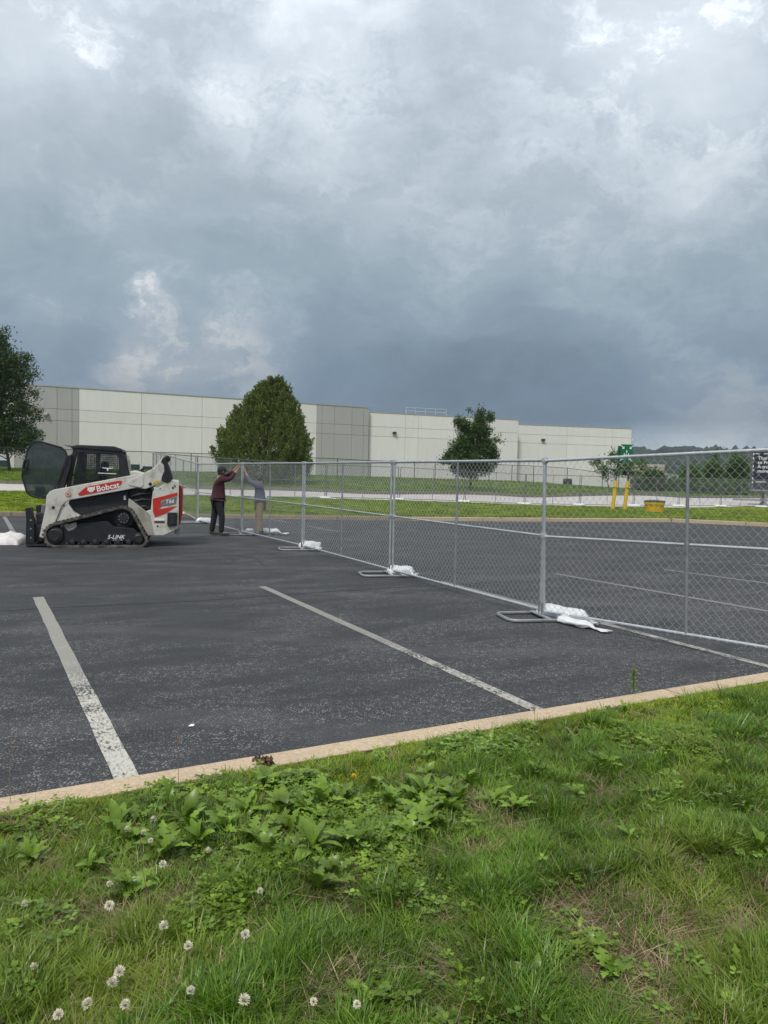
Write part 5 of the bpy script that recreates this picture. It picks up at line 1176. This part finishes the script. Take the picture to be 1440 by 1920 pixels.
def scatter(name, pts, coll, label, cat):
    # pts: list of (x, y, z, rx, ry, rz, scale, index)
    A = np.array(pts, np.float32); me = bpy.data.meshes.new(name); me.vertices.add(len(A)); me.vertices.foreach_set('co', A[:, :3].ravel().copy())
    at = me.attributes.new('rot', 'FLOAT_VECTOR', 'POINT'); at.data.foreach_set('vector', A[:, 3:6].ravel().copy())
    at = me.attributes.new('scl', 'FLOAT', 'POINT'); at.data.foreach_set('value', A[:, 6].copy())
    at = me.attributes.new('idx', 'INT', 'POINT'); at.data.foreach_set('value', A[:, 7].astype(np.int32))
    o = bpy.data.objects.new(name, me); link(o); tag(o, label, cat, None, 'stuff')
    ng = bpy.data.node_groups.new(name+'_nodes', 'GeometryNodeTree'); ng.interface.new_socket('Geometry', in_out='INPUT', socket_type='NodeSocketGeometry'); ng.interface.new_socket('Geometry', in_out='OUTPUT', socket_type='NodeSocketGeometry')
    N = ng.nodes; L = ng.links; gi = N.new('NodeGroupInput'); go = N.new('NodeGroupOutput'); io = N.new('GeometryNodeInstanceOnPoints'); ci = N.new('GeometryNodeCollectionInfo')
    ci.inputs[0].default_value = coll; ci.inputs['Separate Children'].default_value = True; ci.inputs['Reset Children'].default_value = True
    def na(nm, ty):
        n = N.new('GeometryNodeInputNamedAttribute'); n.data_type = ty; n.inputs[0].default_value = nm
        return [s for s in n.outputs if s.enabled and s.name == 'Attribute'][0]
    L.new(gi.outputs[0], io.inputs['Points']); L.new(ci.outputs[0], io.inputs['Instance']); io.inputs['Pick Instance'].default_value = True
    L.new(na('idx', 'INT'), io.inputs['Instance Index']); L.new(na('rot', 'FLOAT_VECTOR'), io.inputs['Rotation']); L.new(na('scl', 'FLOAT'), io.inputs['Scale']); L.new(io.outputs[0], go.inputs[0])
    md = o.modifiers.new('scatter', 'NODES'); md.node_group = ng; return o
cg = bpy.data.collections.new('lawn_tufts')
for i in range(8): proto(cg, blades(40, .045, .025, .065, .0016, .75, 100+i, curl=.9), M['grass'], 'a_tuft_%02d' % i)            # 0-7 turf
for i in range(4): proto(cg, blades(46, .045, .045, .095, .0021, .55, 200+i, curl=.7), M['grass_c'], 'b_tuft_%02d' % i)           # 8-11 coarse clumps
for i in range(4): proto(cg, blades(34, .06, .015, .045, .0012, 1.9, 300+i, True, .95), M['thatch'], 'c_tuft_%02d' % i)          # 12-15 dry thatch
for i in range(3): proto(cg, blades(70, .05, .006, .022, .0015, .8, 400+i, curl=.9), M['grass_b'], 'd_tuft_%02d' % i)            # 16-18 fine mown edge
BARE = [(0.78, 2.4, 0.27), (0.6, 2.38, 0.1), (0.67, 2.16, 0.18), (0.98, 2.69, 0.09), (0.43, 2.29, 0.1), (0.3, 2.1, 0.13), (-0.03, 2.68, 0.11), (-0.18, 2.84, 0.08), (0.44, 3.19, 0.1), (0.51, 3.04, 0.11), (0.42, 3.36, 0.1), (-0.3, 2.84, 0.06), (-0.74, 2.52, 0.11), (-0.8, 2.39, 0.09), (-1.03, 2.36, 0.09), (-1.42, 2.96, 0.12), (1.19, 2.82, 0.09), (1.16, 2.3, 0.09), (-0.39, 3.23, 0.07), (-0.06, 3.13, 0.07), (0.18, 3.48, 0.1), (0.77, 1.95, 0.09), (-0.08, 2.08, 0.06), (-0.58, 2.46, 0.07), (-0.21, 2.5, 0.07), (-1.24, 2.59, 0.08)]
CLOV = [(-0.25, 3.23, 0.14), (-0.14, 2.98, 0.15), (-0.01, 2.89, 0.12), (0.05, 2.68, 0.08), (-0.52, 2.36, 0.07), (-0.94, 3.46, 0.15), (-0.51, 2.49, 0.06), (-0.37, 3.47, 0.12), (-0.02, 3.13, 0.13), (0.55, 4.01, 0.17), (-1.47, 3.16, 0.15), (1.37, 4.96, 0.14), (0.12, 3.13, 0.13), (1.59, 4.12, 0.22), (-0.45, 2.67, 0.08), (0.64, 2.21, 0.05)]
def bareness(x, y):
    b = 0
    for bx, by, br in BARE:
        d = math.hypot(x-bx, (y-by))/(br*1.15); b = max(b, 1-d**2+.9*noise.noise(Vector((x*11, y*11, 3))))
    b = max(b, (noise.noise(Vector((x*3.1, y*3.1, 8)))-.30)*2.6*max(0, 1-(y-2)/5))
    return max(0, min(1, b))
pts = []; rr = random.Random(12)
N_ = 27000; cnt = 0
while cnt < N_:
    # sample with a density that falls away from the viewer
    rr_ = 1.2+9.5*rr.random()**1.15; a = rr.uniform(-.75, .80); x, y = rr_*math.sin(a), rr_*math.cos(a); v = -.477*x+.879*y
    if v > 3.535: continue
    cnt += 1; z = LZ(x, y); b = bareness(x, y); s = rr.uniform(.75, 1.2)*(.9+.05*rr_)
    if rr.random() < b*.85:
        if rr.random() < .85: pts.append((x, y, z, rr.uniform(-.2, .2), rr.uniform(-.2, .2), rr.uniform(0, 6.28), s*rr.uniform(.7, 1.1), 12+rr.randrange(4)))
        continue
    tall = .8*noise.noise(Vector((x*3.6, y*3.6, 20)))+.6*noise.noise(Vector((x*9, y*9, 2)))-.03
    edge = v > 3.05+.35*noise.noise(Vector((x*1.5, y*1.5, 7)))
    if v > 3.42: idx = 16+rr.randrange(3); s *= .8+.5*max(0, noise.noise(Vector((x*4, y*4, 60))))
    elif edge and rr.random() < .7: idx = 16+rr.randrange(3); s *= 1.25
    elif tall > .14 and rr.random() < .6: idx = 8+rr.randrange(4); s *= .65+.6*min(.5, tall)
    elif rr.random() < .13: idx = 12+rr.randrange(4); s *= .9
    else: idx = rr.randrange(8); s *= .8+.7*max(-.35, min(.4, tall+.1))
    wd = noise.noise(Vector((x*1.1, y*1.1, 31)))*5
    pts.append((x, y, z-.004, rr.gauss(.0, .18), rr.gauss(.12, .18), rr.uniform(0, 6.28)+.3*wd, s, idx))
scatter('lawn_grass', pts, cg, 'coarse green lawn grass with dry thatch patches in the foreground', 'grass')
# clover and small creeping weeds
def clover_me(seed, n=9, rad=.045, sz=.010):
    r = random.Random(seed); V = []; F = []
    for i in range(n):
        a = r.random()*6.28; d = rad*math.sqrt(r.random()); c = Vector((d*math.cos(a), d*math.sin(a), r.uniform(.02, .055))); a0 = r.random()*6.28
        for q3 in range(3):
            b = a0+q3*2.094; e = Vector((math.cos(b), math.sin(b), r.uniform(-.1, .35))); s = Vector((-math.sin(b), math.cos(b), 0)); z = sz*r.uniform(.8, 1.3); k0 = len(V)
            V += [c, c+e*z*.7+s*z*.55, c+e*z*1.35+s*z*.4, c+e*z*1.2, c+e*z*1.35-s*z*.4, c+e*z*.7-s*z*.55]; F += [(k0, k0+1, k0+2, k0+3), (k0, k0+3, k0+4, k0+5)]
    me = bpy.data.meshes.new('clover'); me.from_pydata([tuple(v) for v in V], [], F); return me
cc = bpy.data.collections.new('clover_protos')
for i in range(4): proto(cc, clover_me(i), M['weed_y'], 'a_clover_%02d' % i)
for i in range(4): proto(cc, clover_me(10+i, 8, .05, .013), M['weed'], 'b_clover_%02d' % i)
pts = []
for cx, cy, cr in CLOV:
    for i in range(int(20+900*cr*cr*4)):
        a = rr.random()*6.28; d = cr*1.35*math.sqrt(rr.random())*(1+.3*noise.noise(Vector((math.cos(a)*2, math.sin(a)*2, cx))))
        x, y = cx+d*math.cos(a), cy+d*math.sin(a)
        if -.477*x+.879*y < 3.50: pts.append((x, y, LZ(x, y)-.005, rr.gauss(0, .2), rr.gauss(0, .2), rr.random()*6.28, rr.uniform(.7, 1.2), rr.randrange(4) if (int(cx*50) % 3) else 4+rr.randrange(4)))
for i in range(2600):
    r_ = 1.6+7*rr.random(); a = rr.uniform(-.7, .75); x, y = r_*math.sin(a), r_*math.cos(a)
    if -.477*x+.879*y < 3.50 and noise.noise(Vector((x*2.2, y*2.2, 55))) > .05: pts.append((x, y, LZ(x, y)-.004, rr.gauss(0, .2), rr.gauss(0, .2), rr.random()*6.28, rr.uniform(.7, 1.15), 4+rr.randrange(4)))
scatter('clover_patches', pts, cc, 'yellow green clover and small weeds creeping through the lawn', 'clover')
# verge turf across the lot
cv = bpy.data.collections.new('verge_tufts')
for i in range(5): proto(cv, blades(46, .16, .04, .085, .006, .4, 500+i), M['grass_b'], 'a_verge_%02d' % i)
pts = []
kf = ip([(x, y+.2) for x, y in KF], 200)
for i in range(12000):
    p = kf[rr.randrange(50, 195)]; w = 19*rr.random()**1.5; x = p.x+rr.uniform(-.4, .4); y = p.y+w
    # stay short of the road
    xs_ = [q_[0] for q_ in RN]; ys_ = [q_[1] for q_ in RN]
    if y > np.interp(x, xs_, ys_)-.25 or y < np.interp(x, [q_[0] for q_ in KF], [q_[1] for q_ in KF])+.2 or x < -24 or x > 30: continue
    pts.append((x, y, T(x, y)-.01, 0, 0, rr.random()*6.28, rr.uniform(.7, 1.3), rr.randrange(5)))
scatter('verge_grass', pts, cv, 'short bright mown grass on the verge between the lot and the road', 'grass')
cb_ = bpy.data.collections.new('bank_tufts')
for i in range(4): proto(cb_, blades(40, .35, .06, .14, .012, .4, 600+i), M['grass'], 'a_bank_%02d' % i)
pts = []
for i in range(4500):
    x = rr.uniform(-45, 36); lo = np.interp(x, [q_[0] for q_ in RF], [q_[1] for q_ in RF]); y = lo+.5+26*rr.random()**1.4
    pts.append((x, y, T(x, y)+.08, 0, 0, rr.random()*6.28, rr.uniform(.7, 1.3), rr.randrange(4)))
scatter('bank_grass', pts, cb_, 'mown grass on the bank between the road and the warehouse', 'grass')

# broad-leaved rosettes, leaf by leaf
def leaf_me(L, w, lobes, seed, arch):
    r = random.Random(seed); n = 22 if lobes else 10; V = []; F = []
    for i in range(n+1):
        t = i/n; prof_ = math.sin(math.pi*min(1, t*1.02)**1.35)**.75 if 0 < t < 1 else 0
        wd = w*(.12+prof_*(.88 if not lobes else (.22+.78*abs(math.sin(t*math.pi*lobes))**.8))) if t < .985 else .0015
        x = L*t*(1-.12*arch*t); z = arch*L*(.75*t-.75*t*t*1.15)+.004; tw = .25*math.sin(t*3+seed)
        V += [(x-(.25*wd if lobes else 0), wd, z+wd*.28+wd*tw), (x, 0, z), (x-(.25*wd if lobes else 0), -wd, z+wd*.28-wd*tw)]
    for i in range(n): a = 3*i; F += [(a, a+3, a+4, a+1), (a+1, a+4, a+5, a+2)]
    me = bpy.data.meshes.new('leaf'); me.from_pydata(V, [], F); me.materials.append(M['weed']); me.polygons.foreach_set('use_smooth', [True]*len(F)); return me
LM = [leaf_me(1, .13, 5.5, i, .55+.2*i) for i in range(3)]+[leaf_me(1, .12, 0, 7+i, .5+.25*i) for i in range(3)]+[leaf_me(1, .12, 6.5, 12, .9)]
LY = LM[4].copy(); LY.materials[0] = M['weed_y']
DAND = [(-0.82, 2.79, 0.12), (-0.69, 2.88, 0.11), (-0.61, 2.97, 0.147), (-0.56, 3.1, 0.138), (-0.44, 2.84, 0.147), (-0.43, 3.18, 0.138), (-0.32, 2.76, 0.11), (-0.3, 3.13, 0.147), (-0.26, 3.35, 0.11), (-0.25, 2.8, 0.147), (-0.19, 3.03, 0.11), (-0.13, 3.29, 0.12), (-0.02, 3.42, 0.12), (-0.14, 2.84, 0.092), (0.13, 3.36, 0.11), (0.19, 3.24, 0.138), (0.2, 3.03, 0.138), (0.28, 3.36, 0.101), (0.43, 3.49, 0.11), (0.52, 3.25, 0.12), (0.59, 3.19, 0.12), (0.76, 3.63, 0.092), (-0.84, 2.49, 0.11), (-1.28, 2.74, 0.11), (-1.34, 3.01, 0.092), (-1.01, 2.67, 0.11), (0.66, 2.06, 0.101), (0.65, 2.18, 0.092), (0.64, 2.29, 0.083), (0.45, 2.06, 0.083), (1.04, 2.11, 0.083), (0.93, 2.04, 0.074), (0.24, 2.06, 0.074), (-0.5, 1.96, 0.074), (-0.01, 1.94, 0.074), (1.14, 3.78, 0.11), (1.68, 4.12, 0.101), (1.73, 3.72, 0.101), (1.6, 3.21, 0.101), (1.22, 3.38, 0.092), (1.01, 2.95, 0.083), (1.48, 2.87, 0.101), (1.3, 3.05, 0.092), (0.9, 3.37, 0.074), (1.55, 4.73, 0.092), (0.85, 4.1, 0.074), (0.61, 4.1, 0.092), (-0.27, 2.81, 0.122), (-0.67, 3.19, 0.105), (0.22, 3.0, 0.116), (-0.19, 2.52, 0.127), (-0.16, 3.22, 0.136), (-0.08, 2.83, 0.149), (-0.79, 3.06, 0.138), (0.12, 2.91, 0.134), (-0.34, 2.98, 0.149), (-0.75, 2.97, 0.15), (-0.54, 3.49, 0.123), (-0.24, 3.23, 0.153), (-0.23, 3.08, 0.109), (-0.14, 2.62, 0.125), (-0.51, 3.14, 0.129), (-0.5, 2.91, 0.133), (-0.91, 3.23, 0.139), (0.19, 3.2, 0.156), (-0.41, 3.12, 0.149), (0.29, 3.13, 0.133), (-0.38, 3.15, 0.147), (-0.54, 3.09, 0.105), (0.23, 3.56, 0.106), (-0.24, 3.22, 0.11), (-0.41, 2.74, 0.149), (0.06, 2.96, 0.104), (0.2, 3.33, 0.142), (0.35, 3.21, 0.147), (0.19, 3.13, 0.129), (0.29, 3.17, 0.12), (0.16, 3.24, 0.103), (0.29, 3.29, 0.145), (0.31, 3.28, 0.122), (0.05, 3.21, 0.129), (-1.03, 2.97, 0.135), (-0.98, 2.88, 0.125), (-0.79, 2.73, 0.137), (-1.01, 2.9, 0.093), (-0.94, 2.76, 0.093), (-1.03, 3.05, 0.095), (-0.99, 3.02, 0.123)]
def vdist(x, y): return 3.6-(-.477*x+.879*y)
rows = [(-9, .6, 'nearest the kerb'), (.6, 1.05, 'in the upper lawn'), (1.05, 1.6, 'in the mid lawn'), (1.6, 9, 'near the bottom edge')]
cols_ = [(-9, -.42, 'at the far left'), (-.42, -.30, 'below the foot of the first stall line'), (-.30, -.17, 'below the dead leaves in the kerb'), (-.17, -.05, 'just left of the yellow bloom'), (-.05, .06, 'just right of the yellow bloom'),
         (.06, .17, 'below the foot of the second stall line'), (.17, .30, 'left of the upright kerb weed'), (.30, .40, 'below the upright kerb weed'), (.40, 9, 'at the right edge')]
def place_labels(P, noun):
    out = {}
    for lo, hi, ph in rows:
        for ca, cb__, cp_ in cols_:
            ids = sorted([i for i, p in enumerate(P) if lo <= vdist(p[0], p[1]) < hi and ca <= P[i][0]/P[i][1] < cb__], key=lambda i: P[i][0]/P[i][1])
            by = {}
            for i in ids: by.setdefault(noun(i), []).append(i)
            for nn_, L_ in by.items():
                for n_, i in enumerate(L_):
                    pre = '' if len(L_) == 1 else (['left ', 'right '][n_] if len(L_) == 2 else ['leftmost ', 'second ', 'third ', 'fourth ', 'fifth ', 'sixth ', 'seventh ', 'eighth '][min(n_, 7)])
                    out[i] = pre+nn_+' '+cp_+', '+ph
    return out
sizes = ['small' if p[2] < .10 else 'medium' if p[2] < .14 else 'large' for p in DAND]
DL = place_labels(DAND, lambda i: '%s %s rosette' % (sizes[i], 'toothed' if i % 4 != 1 else 'smooth'))
for i, (x, y, s) in enumerate(DAND):
    rz = rr.random()*6.28; t = thing('broadleaf_weed', (x, y, LZ(x, y)+.005), rz, DL.get(i, 'weed rosette'), 'weed', 'broad-leaved weeds in the lawn'); t.rotation_euler = (rr.gauss(0, .12), rr.gauss(0, .12), rz)
    nlv = rr.randint(7, 12) if s > .1 else rr.randint(4, 7); smooth_ = i % 4 == 1
    for kx in range(nlv):
        o = link(bpy.data.objects.new('leaf', LM[(3+rr.randrange(3)) if smooth_ else rr.choice((0, 1, 2, 6))]), t)
        sc = s*rr.uniform(.65, 1.15); o.scale = (sc, sc*rr.uniform(.9, 1.35), sc); o.rotation_euler = (rr.gauss(0, .2), -rr.uniform(.25, 1.25), kx*6.28/nlv+rr.uniform(-.3, .3)); o.location = (0, 0, rr.uniform(0, .01))
# white clover heads
def head_me(seed):
    r = random.Random(seed); V = []; F = []; n = 70
    for i in range(n):
        zf = 1-1.7*i/n; a = i*2.4; rr2 = math.sqrt(max(0, 1-zf*zf)); d = Vector((rr2*math.cos(a), rr2*math.sin(a), zf)); s = d.cross(Vector((0, 0, 1))).normalized() if abs(zf) < .98 else Vector((1, 0, 0))
        b = len(V); p = d*.005; L = .0085*r.uniform(.8, 1.2); d2 = (d+Vector((r.uniform(-.3, .3), r.uniform(-.3, .3), .45))).normalized(); V += [p, p+d2*L*.6+s*.0019, p+d2*L*1.1, p+d2*L*.6-s*.0019]; F.append((b, b+1, b+2, b+3))
    me = bpy.data.meshes.new('flower_head'); me.from_pydata([tuple(v) for v in V], [], F); return me
mw, nt, b = newmat('clover_petal'); g_ = nt.nodes.new('ShaderNodeNewGeometry'); nt.links.new(ramp(nt, g_.outputs['Random Per Island'], [(0, (.72, .66, .46)), (.5, (.80, .79, .68)), (1, (.62, .46, .34))]), b.inputs['Base Color'])
HM = [head_me(i) for i in range(4)]
for h_ in HM: h_.materials.append(mw)
FLOW = [(47, 1704, -1.16, 2.44), (204, 1708, -0.88, 2.43), (304, 1632, -0.78, 2.7), (305, 1742, -0.67, 2.33), (238, 1563, -1.01, 3.0), (282, 1588, -0.88, 2.88), (392, 1605, -0.64, 2.81), (202, 1665, -0.93, 2.57), (60, 1821, -0.98, 2.11), (221, 1825, -0.73, 2.1), (212, 1848, -0.73, 2.05), (168, 1892, -0.76, 1.95), (357, 1868, -0.5, 2.01), (457, 1887, -0.35, 1.97), (588, 1888, -0.16, 1.97), (673, 1895, -0.04, 1.95), (483, 1680, -0.4, 2.53), (458, 1758, -0.4, 2.28), (108, 1912, -0.82, 1.91), (286, 1540, -0.94, 3.11), (268, 1570, -0.94, 2.97), (233, 1895, -0.66, 1.95), (352, 1782, -0.56, 2.22)]
FL = place_labels([(p[2], p[3]) for p in FLOW], lambda i: 'white clover head')
stm = mat('flower_stem', (.08, .14, .03), .6)
for i, (px_, py_, x, y) in enumerate(FLOW):
    h_ = rr.uniform(.075, .11); y2 = y-h_*y/1.45*.9; x2 = x-h_*x/1.45*.9
    t = thing('clover_flower', (x2, y2, LZ(x2, y2)), rr.random()*6, FL.get(i, 'white clover flower head'), 'flower', 'white clover flowers in the lawn')
    MB().tube([(0, 0, 0), (.006, .003, h_*.5), (.003, 0, h_)], .0011, 5).build('stem', stm, t)
    o = link(bpy.data.objects.new('flower_head', HM[i % 4]), t); o.location = (.003, 0, h_); sc = rr.uniform(.7, 1.2); o.scale = (sc, sc, sc); o.rotation_euler = (rr.uniform(-.5, .5), rr.uniform(-.5, .5), 0)
MISC = {'yflower': (-0.11, 3.35), 'weed': (1.77, 5.23), 'stalk1': (-0.87, 3.28), 'stalk2': (-1.63, 3.29), 'stalk3': (-0.76, 2.46), 'stalk4': (0.89, 4.29), 'debris': (-0.63, 3.79), 'litter': (-1.19, 4.72), 'stain': (1.21, 5.93), 'seed': (0.68, 2.77)}
# one yellow dandelion bloom
x, y = MISC['yflower']; t = thing('dandelion_flower', (x, y, LZ(x, y)), 0, 'single yellow dandelion bloom standing above the thickest weeds', 'flower')
MB().tube([(0, 0, 0), (.004, 0, .06), (0, 0, .115)], .0018, 6).build('stem', stm, t)
yl = MB()
for i in range(30):
    a = i*2.4; e = .3+1.2*(i/30); d = Vector((math.cos(a)*math.sin(e), math.sin(a)*math.sin(e), math.cos(e))); s = Vector((-math.sin(a), math.cos(a), 0)); c = Vector((0, 0, .115))
    yl.add([c, c+d*.011+s*.002, c+d*.017, c+d*.011-s*.002], [(0, 1, 2, 3)])
yl.build('petals', mat('dandelion_yellow', (.80, .48, .01), .5), t)
# upright weed on the kerb
x, y = MISC['weed']; t = thing('upright_weed', (x, y, LZ(x, y)-.02), 0, 'lone upright bright green weed with narrow leaves sticking up above the kerb', 'weed')
MB().tube([(0, 0, 0), (.004, 0, .08), (-.003, 0, .17)], .003, 6).build('stem', stm, t)
for i in range(26):
    h_ = .03+.14*(i/26)**.8; o = link(bpy.data.objects.new('leaf', LY), t); sc = .058*(1-.2*i/26); o.scale = (sc, sc*1.2, sc); o.location = (0, 0, h_); o.rotation_euler = (0, -.45-.6*i/26, i*2.4)
dry = mat('dry_stalk', (.24, .17, .09), .8)
for nm, h_, lb_, hd in (('stalk1', .30, 'thin dry seed stalk rising before the kerb, right of the first stall line', .012), ('stalk2', .26, 'thin dark stalk at the far left, in front of the kerb', .006), ('stalk3', .28, 'tall dry stalk among the clover flowers at the left', .008), ('stalk4', .16, 'small wispy seed stalk where the second stall line meets the kerb', .015)):
    x, y = MISC[nm]; twig('dry_stalk', (x, y, LZ(x, y)), h_, len(nm)+int(h_*100), lb_, 'stalk', dry, .0016, hd)
# leaf litter caught in the kerb joint
x, y = MISC['debris']; x, y = uv(1.31, 3.73); t = thing('leaf_litter', (x, y, .132), R(28.5), 'clump of brown dead leaves caught in the kerb joint', 'leaf litter'); br = mat('dead_leaf', (.10, .055, .035), .8, 0, .5, 60)
for i in range(34):
    f = i/34; o = MB(); r_ = .010+.022*f; c = Vector((rr.gauss(0, .012+.014*f), -.05+.15*f*-1+.04, .004+rr.random()*.026*f)); a = rand_unit(2)
    u1 = Vector(a[0])*r_; u2 = Vector(a[0]).cross(Vector(a[1])).normalized()*r_*.6
    o.add([c-u1, c+u2, c+u1, c-u2, c+u1.cross(u2).normalized()*r_*.3], [(0, 1, 4), (1, 2, 4), (2, 3, 4), (3, 0, 4)]).build('dead_leaf', br, t)
x, y = MISC['litter']; t = MB().add([(-.018, -.01, .004), (.016, -.012, .006), (.02, .008, .012), (-.012, .012, .007), (0, 0, .016)], [(0, 1, 4), (1, 2, 4), (2, 3, 4), (3, 0, 4)]).build('paper_scrap', M['whitep']); t.location = (x, y, .002); tag(t, 'tiny white scrap on the asphalt between the two stall lines', 'scrap')
# ------------------------------------------------------------------ air
hz = MB().box((-4050, -4050, -3.3), (4050, 4050, 64)).build('haze', None, kind='stuff')
mh = bpy.data.materials.new('haze'); mh.use_nodes = True; nt = mh.node_tree; nt.nodes.clear(); oo = nt.nodes.new('ShaderNodeOutputMaterial'); v = nt.nodes.new('ShaderNodeVolumePrincipled')
v.inputs['Density'].default_value = .0002; v.inputs['Color'].default_value = (.8, .87, .95, 1); nt.links.new(v.outputs[0], oo.inputs['Volume']); hz.data.materials.append(mh)
